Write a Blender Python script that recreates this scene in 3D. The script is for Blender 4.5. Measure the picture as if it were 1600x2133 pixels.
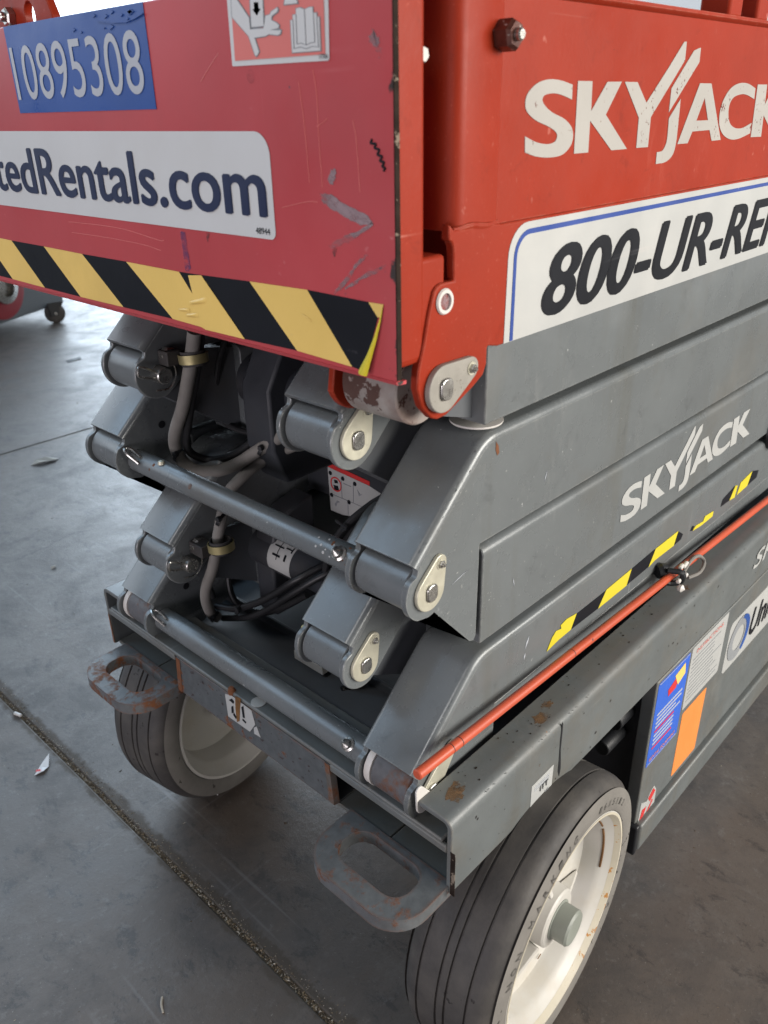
import bpy, bmesh, math, random
from mathutils import Vector, Matrix
from mathutils.geometry import tessellate_polygon
random.seed(7)
for o in list(bpy.data.objects): bpy.data.objects.remove(o)
SC = bpy.context.scene; COL = SC.collection
R = math.radians

# ------------------------------------------------------------ camera
cd = bpy.data.cameras.new('camera'); cam = bpy.data.objects.new('camera', cd); COL.objects.link(cam)
cd.sensor_fit = 'HORIZONTAL'; cd.sensor_width = 36; cd.lens = 37.76
cd.clip_start = .02; cd.clip_end = 200
cam.matrix_world = Matrix(((.68288, .33816, -.64755, -.4824), (-.73027, .29229, -.61748, -.3716), (-.01953, .89455, .44655, 1.1677), (0, 0, 0, 1)))
cd.dof.use_dof = True; cd.dof.focus_distance = 1.0; cd.dof.aperture_fstop = 11
SC.camera = cam
# ------------------------------------------------------------ light
w = bpy.data.worlds.new('World'); SC.world = w; w.use_nodes = True
bg = w.node_tree.nodes['Background']; bg.inputs[0].default_value = (.80, .86, 1, 1); bg.inputs[1].default_value = .10
def area(name, loc, target, sx, sy, power, col):
    l = bpy.data.lights.new(name, 'AREA'); l.shape = 'RECTANGLE'; l.size = sx; l.size_y = sy; l.energy = power; l.color = col
    o = bpy.data.objects.new(name, l); COL.objects.link(o); o.location = loc
    o.rotation_euler = (Vector(target) - Vector(loc)).to_track_quat('-Z', 'Y').to_euler(); return o
# daylight that comes in through the open sides of the shop: cool sky on the left, warmer on the right; a low front fill is added to brighten the panel
area('left_sky_light', (-.6, 4.8, 5.0), (.1, .5, .6), 7, 3.0, 245, (.54, .76, 1))
area('far_door_light', (7.5, 8.0, 3.0), (.5, .4, 1.2), 8, 6, 1450, (.72, .86, 1))
area('side_door_light', (1.7, -4.0, 1.95), (.6, 0, .75), 4.2, 1.9, 500, (1, .955, .89))
area('roof_light', (-3.2, .3, 4.3), (0, .35, .9), 1.0, 1.0, 40, (1, .97, .95))
area('front_fill_light', (-3.6, -.3, .75), (0, .4, 1.0), 4, 1.0, 90, (1, .93, 1))
vs = SC.view_settings; vs.view_transform = 'Standard'; vs.look = 'None'; vs.exposure = 0; vs.gamma = 1
SC.render.engine = 'CYCLES'

# ------------------------------------------------------------ materials
class NT:
    def __init__(s, name):
        s.m = bpy.data.materials.new(name); s.m.use_nodes = True; s.t = s.m.node_tree; s.n = s.t.nodes
        s.b = s.n['Principled BSDF']; s.tc = s.n.new('ShaderNodeTexCoord').outputs['Object']
    def link(s, a, b): s.t.links.new(a, b)
    def noise(s, scale, detail=4, rough=.55, dist=0, stretch=None, rot=None, off=0):
        n = s.n.new('ShaderNodeTexNoise'); n.inputs['Scale'].default_value = scale; n.inputs['Detail'].default_value = detail
        n.inputs['Roughness'].default_value = rough; n.inputs['Distortion'].default_value = dist
        mp = s.n.new('ShaderNodeMapping'); mp.inputs['Location'].default_value = (off, off * .7, off * 1.3)
        if stretch: mp.inputs['Scale'].default_value = stretch
        if rot: mp.inputs['Rotation'].default_value = rot
        s.link(s.tc, mp.inputs[0]); s.link(mp.outputs[0], n.inputs['Vector']); return n.outputs['Fac']
    def ramp(s, v, a, b, lo=0, hi=1):
        n = s.n.new('ShaderNodeMapRange'); n.inputs[1].default_value = a; n.inputs[2].default_value = b; n.inputs[3].default_value = lo; n.inputs[4].default_value = hi
        s.link(v, n.inputs[0]); return n.outputs[0]
    def math(s, op, a, b=None):
        n = s.n.new('ShaderNodeMath'); n.operation = op
        for i, v in enumerate((a, b)):
            if v is None: continue
            if isinstance(v, (int, float)): n.inputs[i].default_value = v
            else: s.link(v, n.inputs[i])
        return n.outputs[0]
    def mix(s, f, a, b):
        n = s.n.new('ShaderNodeMix'); n.data_type = 'RGBA'
        for i, v in ((0, f), (6, a), (7, b)):
            if isinstance(v, (int, float)): n.inputs[i].default_value = v
            elif isinstance(v, tuple): n.inputs[i].default_value = (*v[:3], 1)
            else: s.link(v, n.inputs[i])
        return n.outputs[2]
    def axis(s, i):
        n = s.n.new('ShaderNodeSeparateXYZ'); s.link(s.tc, n.inputs[0]); return n.outputs[i]
    def edges(s, r):
        b = s.n.new('ShaderNodeBevel'); b.samples = 2; b.inputs['Radius'].default_value = r; g = s.n.new('ShaderNodeNewGeometry')
        d = s.n.new('ShaderNodeVectorMath'); d.operation = 'DOT_PRODUCT'; s.link(b.outputs[0], d.inputs[0]); s.link(g.outputs['Normal'], d.inputs[1])
        return s.ramp(d.outputs['Value'], .97, .80)
    def bump(s, h, strength, dist=.001):
        n = s.n.new('ShaderNodeBump'); n.inputs['Strength'].default_value = strength; n.inputs['Distance'].default_value = dist
        s.link(h, n.inputs['Height']); s.link(n.outputs[0], s.b.inputs['Normal'])
def dk(c, k): return tuple(x * k for x in c)
M = {}
def paint(name, col, rough=.38, metal=0., var=.18, vs=9, dirt=None, dirt_amt=.5, dirt_scale=6, dirt_thr=.5, chip=None, chip_thr=.69, chip_scale=60, scr=None, scr_amt=.5, streak=None, peel=.06, coat=0., extra=None, spec=.36, edge=None, edge_r=.003, edge_amt=.8, fine=None):
    t = NT(name); c = t.mix(t.ramp(t.noise(vs, 5), .3, .7), col, dk(col, 1 - var))
    rg = t.ramp(t.noise(vs * 2.3, 5, off=3), .3, .75, rough - .07, rough + .12)
    if dirt:
        f = t.ramp(t.noise(dirt_scale, 8, .65, off=11), dirt_thr, dirt_thr + .25, 0, dirt_amt); c = t.mix(f, c, dirt)
        rg = t.math('ADD', rg, t.math('MULTIPLY', f, .3))
    if streak:                                         # runs that came down the face
        f = t.ramp(t.noise(14, 4, .6, stretch=(1, 1, .07), off=5), .57, .75, 0, .45); c = t.mix(f, c, streak)
    if scr:
        for k, (st, ro) in enumerate((((1, 1, .018), (.3, .25, 0)), ((.02, .6, 1), (0, .5, .35)), ((1, .03, .5), (.8, 0, .2)))):
            f = t.ramp(t.noise(150, 2, .5, stretch=st, rot=ro, off=k * 9.1), .70, .78, 0, 1)
            g = t.ramp(t.noise(7, 3, off=20 + k), .50, .66, 0, scr_amt); c = t.mix(t.math('MULTIPLY', f, g), c, scr)
    if extra: c = extra(t, c)
    if fine:                                           # fine dust specks and smudges
        c = t.mix(t.ramp(t.noise(330, 3, .6, off=77), .66, .72, 0, .55), c, fine)
        c = t.mix(t.ramp(t.noise(26, 9, .78, .5, off=81), .57, .66, 0, .42), c, dk(col, .55)); c = t.mix(t.ramp(t.noise(17, 9, .8, .3, stretch=(1, 1, .35), off=87), .58, .70, 0, .30), c, fine)
    if edge:                                           # paint rubbed thin on corners
        f = t.math('MULTIPLY', t.edges(edge_r), t.ramp(t.noise(75, 6, .7, off=91), .40, .62, 0, edge_amt)); c = t.mix(f, c, edge)
    if chip:
        a = t.noise(chip_scale, 6, .62, off=31); g = t.noise(chip_scale * .13, 3, off=41)
        f = t.ramp(t.math('ADD', a, t.math('MULTIPLY', t.math('SUBTRACT', g, .5), .45)), chip_thr, chip_thr + .02); c = t.mix(f, c, chip)
        rg = t.math('ADD', rg, t.math('MULTIPLY', f, .25))
    t.link(c, t.b.inputs['Base Color']); t.link(rg, t.b.inputs['Roughness']); t.b.inputs['Metallic'].default_value = metal
    t.b.inputs['Coat Weight'].default_value = coat; t.b.inputs['Specular IOR Level'].default_value = spec
    if peel: t.bump(t.math('ADD', t.noise(260, 3), t.math('MULTIPLY', t.noise(35, 4, off=2), .8)), peel, .0012)
    M[name] = t.m; return t.m
RUST = (.20, .065, .022)
def edge_wear(t, c):       # paint knocked off along the panel's right-hand edge and its lower corner
    d = t.axis(1); n = t.noise(38, 8, .68, off=51)
    f = t.ramp(t.math('SUBTRACT', n, t.math('MULTIPLY', t.math('SUBTRACT', d, .0365), 16)), .50, .54)
    z = t.ramp(t.axis(2), 1.08, 1.16, 0, .10)
    f2 = t.ramp(t.math('SUBTRACT', t.math('SUBTRACT', n, t.math('MULTIPLY', t.math('SUBTRACT', d, .0365), 16)), z), .50, .54)
    c = t.mix(f2, c, (.035, .026, .024)); return c
RED = (.25, .0235, .0085)
paint('red_paint', RED, .40, var=.16, scr=(.62, .30, .24), scr_amt=.35, chip=(.05, .02, .015), chip_thr=.745, chip_scale=120, dirt=(.20, .024, .012), dirt_amt=.4, peel=.10, spec=.12, edge=(.36, .17, .12), edge_r=.002, edge_amt=.7, fine=(.33, .07, .045))
paint('red_cool_lit', (.40, .054, .060), .36, var=.14, vs=5, scr=(.55, .20, .20), scr_amt=.42, chip=(.10, .05, .06), chip_thr=.765, chip_scale=90, dirt=(.26, .05, .05), dirt_amt=.3, peel=.05, extra=edge_wear)  # same red paint, with the cool front light's pink cast put into the colour
GREY = (.122, .133, .136)
paint('grey_paint', GREY, .27, .10, var=.13, vs=7, scr=(.33, .34, .34), scr_amt=.3, chip=(.36, .37, .36), chip_thr=.735, chip_scale=210, dirt=(.085, .075, .058), dirt_amt=.55, dirt_scale=5, dirt_thr=.52, streak=(.085, .082, .066), peel=.05, spec=.5, edge=(.34, .34, .32), edge_r=.003, edge_amt=.75, fine=(.20, .205, .20))
paint('grey_dark', (.085, .092, .10), .42, var=.2, chip=(.2, .2, .2), chip_thr=.77, chip_scale=130, dirt=(.06, .05, .04), peel=.05)
paint('chassis_paint', (.108, .118, .118), .38, var=.2, vs=11, scr=(.30, .31, .30), scr_amt=.35, chip=(.17, .075, .03), chip_thr=.735, chip_scale=70, dirt=(.095, .078, .055), dirt_amt=.6, dirt_scale=7, dirt_thr=.48, streak=(.09, .08, .06), peel=.07, edge=(.20, .17, .13), edge_r=.0035, edge_amt=.9, fine=(.17, .165, .15))
def rusty(name, base, lo, hi, sc=22, edge=0):
    t = NT(name); n = t.noise(sc, 9, .68); g = t.noise(5, 3, off=7)
    f = t.ramp(t.math('ADD', n, t.math('MULTIPLY', t.math('SUBTRACT', g, .5), .7)), lo, hi)
    if edge: f = t.math('MAXIMUM', f, t.math('MULTIPLY', t.edges(.006), t.ramp(t.noise(28, 7, .7, off=55), .38, .56)))
    rust = t.mix(t.noise(55, 6, .7, off=4), (.045, .020, .012), (.19, .068, .024))
    c = t.mix(t.ramp(t.noise(90, 4, off=9), .3, .7), base, dk(base, .72)); c = t.mix(f, c, rust)
    t.link(c, t.b.inputs['Base Color']); t.link(t.ramp(f, 0, 1, .38, .8), t.b.inputs['Roughness']); t.bump(t.math('ADD', n, t.math('MULTIPLY', f, .6)), .35, .0015); t.b.inputs['Specular IOR Level'].default_value = .3; M[name] = t.m
rusty('loop_steel', (.098, .104, .108), .56, .68, 42, 1)
rusty('rust_edge', (.10, .09, .08), .36, .5, 35)
t = NT('rust_stain'); n = t.noise(60, 7, .7); t.link(t.mix(t.noise(25, 4), (.13, .06, .02), (.16, .10, .05)), t.b.inputs['Base Color']); t.b.inputs['Roughness'].default_value = .8; t.link(t.ramp(n, .42, .62, 0, .85), t.b.inputs['Alpha']); M['rust_stain'] = t.m
paint('chip_pale', (.30, .31, .30), .6, var=.3, vs=90, peel=0)
t = NT('grease'); t.b.inputs['Base Color'].default_value = (.035, .03, .025, 1); t.b.inputs['Roughness'].default_value = .45; t.link(t.ramp(t.noise(70, 6, .7), .38, .62, 0, .6), t.b.inputs['Alpha']); M['grease'] = t.m
paint('rust_run', (.16, .075, .022), .8, var=.5, vs=70, peel=0)
rusty('roller_steel', (.10, .10, .105), .52, .68, 30)
paint('bare_edge', (.026, .018, .014), .85, var=.5, vs=60, chip=(.16, .13, .10), chip_thr=.62, chip_scale=110, spec=.08)
rusty('front_plate', (.078, .086, .090), .60, .66, 34, 1)
paint('white_roller', (.29, .265, .24), .5, var=.3, vs=30, chip=(.07, .036, .028), chip_thr=.57, chip_scale=45, dirt=(.16, .09, .07), dirt_amt=.8, dirt_scale=14, dirt_thr=.42)
paint('zinc', (.52, .50, .40), .42, .55, var=.12, vs=40, dirt=(.35, .3, .2), dirt_amt=.3, dirt_scale=30, peel=.05)
paint('zinc_speckled', (.26, .245, .215), .5, .2, var=.15, vs=40, chip=(.10, .08, .06), chip_thr=.66, chip_scale=420, peel=.12)
paint('steel', (.50, .49, .46), .28, .95, var=.25, vs=60, peel=.04)
paint('nut_dark', (.10, .035, .025), .35, .4, var=.5, vs=90, chip=(.4, .38, .35), chip_thr=.62, chip_scale=160)
paint('brass', (.30, .26, .13), .42, .6, var=.2, vs=30, peel=.03)
paint('inner_shade', (.030, .033, .039), .5, var=.3, dirt=(.03, .026, .022), dirt_amt=.6, peel=.06)  # shade inside the arm stack put into the colour of these parts
paint('rubber', (.028, .026, .026), .62, var=.2, dirt=(.07, .063, .055), dirt_amt=.45, dirt_scale=9, dirt_thr=.45, peel=.1)
def dusty(t, c):
    f = t.ramp(t.noise(16, 6, .6, off=3), .4, .75, .1, .75); return t.mix(f, c, (.085, .077, .067))
paint('tyre_rubber', (.034, .032, .031), .62, var=.2, vs=14, chip=(.018, .016, .015), chip_thr=.70, chip_scale=40, peel=.25, extra=dusty)
paint('sidewall_rubber', (.16, .15, .135), .7, var=.25, vs=20, chip=(.04, .036, .03), chip_thr=.70, chip_scale=60, peel=.25)
paint('letter_rubber', (.085, .08, .072), .7, var=.3)
paint('wheel_white', (.44, .425, .39), .42, var=.08, dirt=(.36, .30, .21), dirt_amt=.4, dirt_scale=12, dirt_thr=.52, chip=(.13, .10, .07), chip_thr=.745, chip_scale=55, peel=.04)
paint('rim_edge', (.46, .42, .33), .5, var=.2, chip=(.34, .16, .04), chip_thr=.62, chip_scale=70)
paint('hub_cap', (.22, .235, .205), .4, var=.15, dirt=(.4, .42, .42), dirt_amt=.3)
paint('black_part', (.012, .013, .015), .42, var=.2)
paint('hose_sleeve', (.165, .155, .142), .75, var=.2, vs=30, peel=.2)
paint('cable_black', (.013, .013, .014), .4, var=.1)
paint('nylon', (.50, .48, .45), .45, var=.08)
paint('rod_red', (.42, .070, .030), .38, var=.15, chip=(.06, .02, .02), chip_thr=.73, chip_scale=80, dirt=(.3, .05, .03), dirt_amt=.4)
paint('decal_white_lit', (.49, .50, .49), .38, var=.05, dirt=(.42, .41, .38), dirt_amt=.35, scr=(.45, .4, .38), scr_amt=.15, peel=.02)  # same white vinyl, lightened in colour to make up for weaker front light
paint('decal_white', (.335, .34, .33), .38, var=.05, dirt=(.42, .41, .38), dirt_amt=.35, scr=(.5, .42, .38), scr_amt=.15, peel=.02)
paint('decal_white_worn', (.30, .285, .26), .5, var=.12, chip=(.10, .04, .03), chip_thr=.665, chip_scale=200, scr=(.2, .1, .08), scr_amt=.5, peel=.05)
paint('decal_black', (.009, .010, .013), .5, var=.25, scr=(.10, .10, .11), scr_amt=.25, peel=.03, spec=.12)
paint('decal_navy', (.020, .028, .065), .36, var=.15, chip=(.10, .12, .17), chip_thr=.77, chip_scale=200, peel=.02)
paint('decal_blue', (.022, .07, .26), .34, var=.15, chip=(.005, .01, .03), chip_thr=.77, chip_scale=120, scr=(.2, .28, .45), scr_amt=.2, peel=.05)
paint('decal_blue_line', (.02, .05, .22), .4, var=.2, chip=(.3, .33, .4), chip_thr=.70, chip_scale=160)
paint('decal_silver', (.36, .38, .41), .4, var=.06, peel=.02)
paint('decal_yellow', (.68, .47, .13), .38, var=.1, dirt=(.42, .29, .08), dirt_amt=.4, scr=(.45, .36, .2), scr_amt=.3, peel=.16)
paint('decal_bright_yellow', (.50, .42, .022), .5, var=.06)
paint('decal_pink', (.56, .15, .13), .4, var=.1)
paint('decal_red', (.48, .03, .03), .45, var=.1)
paint('decal_orange', (.60, .20, .045), .5, var=.06)
paint('decal_grey', (.20, .21, .22), .5, var=.1)
paint('decal_sky', (.03, .10, .45), .42, var=.06)
paint('paper_white', (.6, .6, .6), .7, var=.05)
for nm_, c0_, c1_, mx_ in (('scuff', (.21, .14, .15), (.30, .22, .23), .85), ('scuff_dark', (.03, .02, .02), (.09, .06, .06), .95), ('scuff_blue', (.09, .035, .11), (.14, .05, .15), .8)):
    t = NT(nm_); t.link(t.mix(t.noise(60, 4), c0_, c1_), t.b.inputs['Base Color']); t.b.inputs['Roughness'].default_value = .6
    a_ = t.math('MULTIPLY', t.ramp(t.noise(70, 6, .75, stretch=(1, .45, 1), rot=(.7, 0, 0)), .38, .58, 0, 1), t.ramp(t.noise(24, 3, off=5), .34, .55, .15, mx_)); t.link(a_, t.b.inputs['Alpha']); M[nm_] = t.m
paint('wall_white', (.85, .84, .82), .7, var=.05, vs=.8)
paint('back_grey', (.075, .085, .095), .5, var=.1, vs=2)
paint('back_red', (.16, .015, .02), .45, var=.1)
t = NT('concrete')       # dark worn shop floor
n1 = t.noise(1.1, 6, .6); n2 = t.noise(6, 9, .72, .4, off=3); n3 = t.noise(42, 9, .75, off=9); n4 = t.noise(190, 4, .7, off=12)
c = t.mix(t.ramp(n1, .35, .68), (.060, .049, .041), (.088, .074, .063)); c = t.mix(t.ramp(t.noise(2.4, 8, .7, .6, off=15), .50, .60, 0, .55), c, (.074, .056, .043))
c = t.mix(t.ramp(n2, .48, .62, 0, .6), c, (.034, .030, .028)); c = t.mix(t.ramp(t.noise(9, 9, .8, .2, off=44), .54, .66, 0, .40), c, (.108, .098, .088))
c = t.mix(t.ramp(t.noise(23, 9, .8, .3, stretch=(1, .6, 1), rot=(0, 0, .5), off=61), .55, .60, 0, .70), c, (.028, .024, .022))
c = t.mix(t.ramp(n3, .57, .66, 0, .5), c, (.115, .106, .098)); c = t.mix(t.ramp(n4, .62, .68, 0, .7), c, (.026, .023, .021)); c = t.mix(t.ramp(t.noise(230, 3, .6, off=21), .68, .72, 0, .6), c, (.21, .20, .18))
for k_, (st_, ro_) in enumerate((((1, .02, 1), .35), ((.02, 1, 1), .2), ((1, .03, 1), -.6))):     # drag marks
    c = t.mix(t.math('MULTIPLY', t.ramp(t.noise(60, 2, .5, stretch=st_, rot=(0, 0, ro_), off=k_ * 7 + 101), .66, .72), t.ramp(t.noise(2.2, 3, off=k_ + 120), .5, .62, 0, .45)), c, (.13, .122, .115))
vor = t.n.new('ShaderNodeTexVoronoi'); vor.feature = 'DISTANCE_TO_EDGE'; vor.inputs['Scale'].default_value = .9
wob = t.n.new('ShaderNodeVectorMath'); wob.operation = 'ADD'; wn = t.n.new('ShaderNodeTexNoise'); wn.inputs['Scale'].default_value = 5; wn.inputs['Detail'].default_value = 6
sc_n = t.n.new('ShaderNodeVectorMath'); sc_n.operation = 'SCALE'; sc_n.inputs['Scale'].default_value = .25; t.link(t.tc, wn.inputs['Vector']); t.link(wn.outputs['Color'], sc_n.inputs[0]); t.link(t.tc, wob.inputs[0]); t.link(sc_n.outputs[0], wob.inputs[1]); t.link(wob.outputs[0], vor.inputs['Vector'])
crk = t.math('MULTIPLY', t.ramp(vor.outputs['Distance'], .0035, .001), t.ramp(t.noise(1.7, 3, off=140), .56, .64)); c = t.mix(t.math('MULTIPLY', crk, .8), c, (.018, .016, .014))
jd = t.math('ABSOLUTE', t.math('ADD', t.axis(0), .030))     # grime spread beside the joint
jf = t.ramp(t.math('SUBTRACT', t.math('MULTIPLY', t.noise(26, 8, .7, off=33), .05), jd), .004, .012, 0, .85); c = t.mix(jf, c, (.042, .031, .021))
t.link(c, t.b.inputs['Base Color']); t.link(t.math('ADD', t.ramp(n2, .3, .7, .40, .62), t.math('MULTIPLY', jf, .3)), t.b.inputs['Roughness'])
t.b.inputs['Specular IOR Level'].default_value = .5
t.bump(t.math('ADD', t.math('ADD', t.math('MULTIPLY', n2, .8), t.math('MULTIPLY', n4, -.5)), n3), .30, .003); M['concrete'] = t.m
paint('joint_dirt', (.080, .060, .040), .9, var=.5, vs=80, dirt=(.16, .12, .07), dirt_amt=.6, dirt_scale=150, peel=.5)
paint('grit', (.20, .155, .10), .9, var=.6, vs=60)
paint('grit_pale', (.34, .31, .26), .9, var=.4, vs=60)
paint('leaf', (.30, .28, .24), .8, var=.2, vs=40)

# ------------------------------------------------------------ mesh helpers
def link(name, me, mat, parent=None, smooth=35, bevel=0, seg=2):
    o = bpy.data.objects.new(name, me); COL.objects.link(o)
    if mat: me.materials.append(M[mat])
    if parent: o.parent = parent
    if smooth:
        me.polygons.foreach_set('use_smooth', [True] * len(me.polygons)); me.set_sharp_from_angle(angle=R(smooth))
    if bevel:
        b = o.modifiers.new('bevel', 'BEVEL'); b.width = bevel; b.segments = seg; b.limit_method = 'ANGLE'; b.angle_limit = R(38); b.harden_normals = False
    return o
def raw(name, V, F, mat, parent=None, **k):
    me = bpy.data.meshes.new(name); me.from_pydata([tuple(v) for v in V], [], F)
    bm = bmesh.new(); bm.from_mesh(me); bmesh.ops.recalc_face_normals(bm, faces=bm.faces); bm.to_mesh(me); bm.free()
    return link(name, me, mat, parent, **k)
AX = {'x': 0, 'y': 1, 'z': 2}
def put(ax, v, a, b):
    if ax == 'x': return (v, a, b)
    if ax == 'y': return (a, v, b)
    return (a, b, v)
def prism(name, pts, ax, a0, a1, mat, parent=None, holes=(), **k):
    "2-D outline (with holes) in the plane normal to ax, extruded from a0 to a1"
    loops = [list(pts)] + [list(h) for h in holes]
    flat = [p for l in loops for p in l]; n = len(flat)
    tri = tessellate_polygon([[Vector((p[0], p[1], 0)) for p in l] for l in loops])
    V = [put(ax, a0, *p) for p in flat] + [put(ax, a1, *p) for p in flat]
    F = [tuple(t) for t in tri] + [tuple(i + n for i in reversed(t)) for t in tri]
    if not holes: F = [tuple(range(n)), tuple(range(2 * n - 1, n - 1, -1))]
    s = 0
    for l in loops:
        m = len(l)
        for i in range(m):
            j = (i + 1) % m; F.append((s + i, s + j, s + j + n, s + i + n))
        s += m
    return raw(name, V, F, mat, parent, **k)
def flat(name, pts, ax, v, mat, parent=None, holes=(), th=.0004):
    "thin print or film lying on a face"
    return prism(name, pts, ax, v, v + th, mat, parent, holes, smooth=0)
def box(name, x0, x1, y0, y1, z0, z1, mat, parent=None, bevel=.0015, **k):
    return prism(name, [(x0, y0), (x1, y0), (x1, y1), (x0, y1)], 'z', z0, z1, mat, parent, bevel=bevel, **k)
def frame(p0, p1):
    d = (Vector(p1) - Vector(p0)); L = d.length; d.normalize()
    u = d.orthogonal().normalized(); return Vector(p0), d, u, d.cross(u), L
def lathe(name, p0, d, prof, mat, parent=None, seg=48, closed=False, **k):
    "revolve (r, t) profile about the axis p0 + t*d"
    p0 = Vector(p0); d = Vector(d).normalized(); u = d.orthogonal().normalized(); v = d.cross(u); V = []; F = []; m = len(prof)
    for i in range(seg):
        a = 2 * math.pi * i / seg; e = u * math.cos(a) + v * math.sin(a)
        V += [p0 + d * tt + e * rr for rr, tt in prof]
    for i in range(seg):
        j = (i + 1) % seg
        for q in range(m if closed else m - 1): F.append((i * m + q, i * m + (q + 1) % m, j * m + (q + 1) % m, j * m + q))
    me_o = raw(name, V, F, mat, parent, **k); return me_o
def cyl(name, p0, p1, r, mat, parent=None, seg=32, ch=.0012, **k):
    _, d, _, _, L = frame(p0, p1); ch = min(ch, r * .4, L * .4)
    return lathe(name, p0, d, [(.00001, 0), (r - ch, 0), (r, ch), (r, L - ch), (r - ch, L), (.00001, L)], mat, parent, seg, **k)
def hexnut(name, p0, p1, r, mat, parent=None): return lathe(name, p0, frame(p0, p1)[1], [(.00001, 0), (r, 0), (r, frame(p0, p1)[4] * .8), (r * .8, frame(p0, p1)[4]), (.00001, frame(p0, p1)[4])], mat, parent, 6, smooth=20)
def spline(P, n=8):
    P = [Vector(p) for p in P]; Q = [P[0] * 2 - P[1]] + P + [P[-1] * 2 - P[-2]]; out = []
    for i in range(1, len(Q) - 2):
        a, b, c, e = Q[i - 1:i + 3]
        for k in range(n):
            s = k / n; out.append(.5 * (2 * b + (c - a) * s + (2 * a - 5 * b + 4 * c - e) * s * s + (3 * b - a - 3 * c + e) * s ** 3))
    return out + [P[-1]]
def pipe(name, P, r, mat, parent=None, seg=12, n=8, smooth_path=True, **k):
    P = spline(P, n) if smooth_path else [Vector(p) for p in P]; V = []; F = []; u = None
    for i, p in enumerate(P):
        d = (P[min(i + 1, len(P) - 1)] - P[max(i - 1, 0)]).normalized()
        u = d.orthogonal().normalized() if u is None else (u - d * u.dot(d)).normalized(); v = d.cross(u)
        rr = r(i / (len(P) - 1)) if callable(r) else r
        V += [p + (u * math.cos(2 * math.pi * j / seg) + v * math.sin(2 * math.pi * j / seg)) * rr for j in range(seg)]
    for i in range(len(P) - 1):
        for j in range(seg): F.append((i * seg + j, i * seg + (j + 1) % seg, (i + 1) * seg + (j + 1) % seg, (i + 1) * seg + j))
    F += [tuple(range(seg)), tuple(range(len(V) - 1, len(V) - seg - 1, -1))]
    return raw(name, V, F, mat, parent, **k)
def sheet(name, path, th, ax, a0, a1, mat, parent=None, **k):
    "bent plate: 2-D polyline thickened to one side and extruded along ax"
    n = len(path); off = []
    for i, p in enumerate(path):
        a = path[max(i - 1, 0)]; b = path[min(i + 1, n - 1)]
        dx, dz = b[0] - a[0], b[1] - a[1]; l = math.hypot(dx, dz) or 1; off.append((p[0] + dz / l * th, p[1] - dx / l * th))
    V = []; F = []
    for a in (a0, a1): V += [put(ax, a, *p) for p in path] + [put(ax, a, *p) for p in off]
    m = 2 * n
    for i in range(n - 1):
        F += [(i, i + 1, m + i + 1, m + i), (n + i + 1, n + i, m + n + i, m + n + i + 1), (i, n + i, n + i + 1, i + 1), (m + i + 1, m + n + i + 1, m + n + i, m + i)]
    F += [(0, m, m + n, n), (n - 1, 2 * n - 1, m + 2 * n - 1, m + n - 1)]
    return raw(name, V, F, mat, parent, **k)
def arc(cx, cz, r, a0, a1, n=10): return [(cx + r * math.cos(R(a0 + (a1 - a0) * i / n)), cz + r * math.sin(R(a0 + (a1 - a0) * i / n))) for i in range(n + 1)]
def rrect(x0, x1, z0, z1, r, n=6):
    return arc(x1 - r, z1 - r, r, 0, 90, n) + arc(x0 + r, z1 - r, r, 90, 180, n) + arc(x0 + r, z0 + r, r, 180, 270, n) + arc(x1 - r, z0 + r, r, 270, 360, n)
def teardrop(cx, cz, r, tx, tz, rt):
    a = math.atan2(tz - cz, tx - cx); d = math.hypot(tx - cx, tz - cz); b = math.acos((r - rt) / d); A, B = math.degrees(a), math.degrees(b)
    return arc(tx, tz, rt, A - B, A + B, 10) + arc(cx, cz, r, A + B, A - B + 360, 22)
def text(name, s, org, right, up, width, height, mat, parent=None, shear=0, bold=0, lift=.0008, spacing=1):
    "printed lettering; bold strokes are thickened by a few hair-thin offset layers of ink"
    cu = bpy.data.curves.new(name, 'FONT'); cu.body = s; cu.size = 1; cu.shear = shear; cu.space_character = spacing; cu.resolution_u = 5
    o = bpy.data.objects.new(name, cu); COL.objects.link(o); bpy.context.view_layer.update()
    me = bpy.data.meshes.new_from_object(o.evaluated_get(bpy.context.evaluated_depsgraph_get())); bpy.data.objects.remove(o)
    P = [(v.co.x, v.co.y) for v in me.vertices]; F0 = [tuple(p.vertices) for p in me.polygons]; bpy.data.meshes.remove(me)
    sh = [(0, 0)] + ([(bold, 0), (-bold, 0), (bold * .7, bold * .5), (-bold * .7, -bold * .5), (0, bold * .6), (0, -bold * .6)] if bold else [])
    V = []; F = []
    for k, (dx, dy) in enumerate(sh): F += [tuple(i + len(V) for i in f) for f in F0]; V += [(x + dx, y + dy, k * .00003) for x, y in P]
    x0, x1 = min(v[0] for v in V), max(v[0] for v in V); y0, y1 = min(v[1] for v in V), max(v[1] for v in V)
    org, right, up = Vector(org), Vector(right).normalized(), Vector(up).normalized(); nrm = right.cross(up)
    sx = width / (x1 - x0) if width else height / (y1 - y0); sy = height / (y1 - y0) if height else sx
    me = bpy.data.meshes.new(name); me.from_pydata([org + right * ((x - x0) * sx) + up * ((y - y0) * sy) + nrm * (lift + z) for x, y, z in V], [], F)
    return link(name, me, mat, parent, smooth=0)
def empty(name, loc=(0, 0, 0)):
    o = bpy.data.objects.new(name, None); COL.objects.link(o); o.empty_display_size = .05; return o
def tag(o, label, cat=None, group=None):
    o['label'] = label
    if cat: o['category'] = cat
    if group: o['group'] = group
    return o

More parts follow.
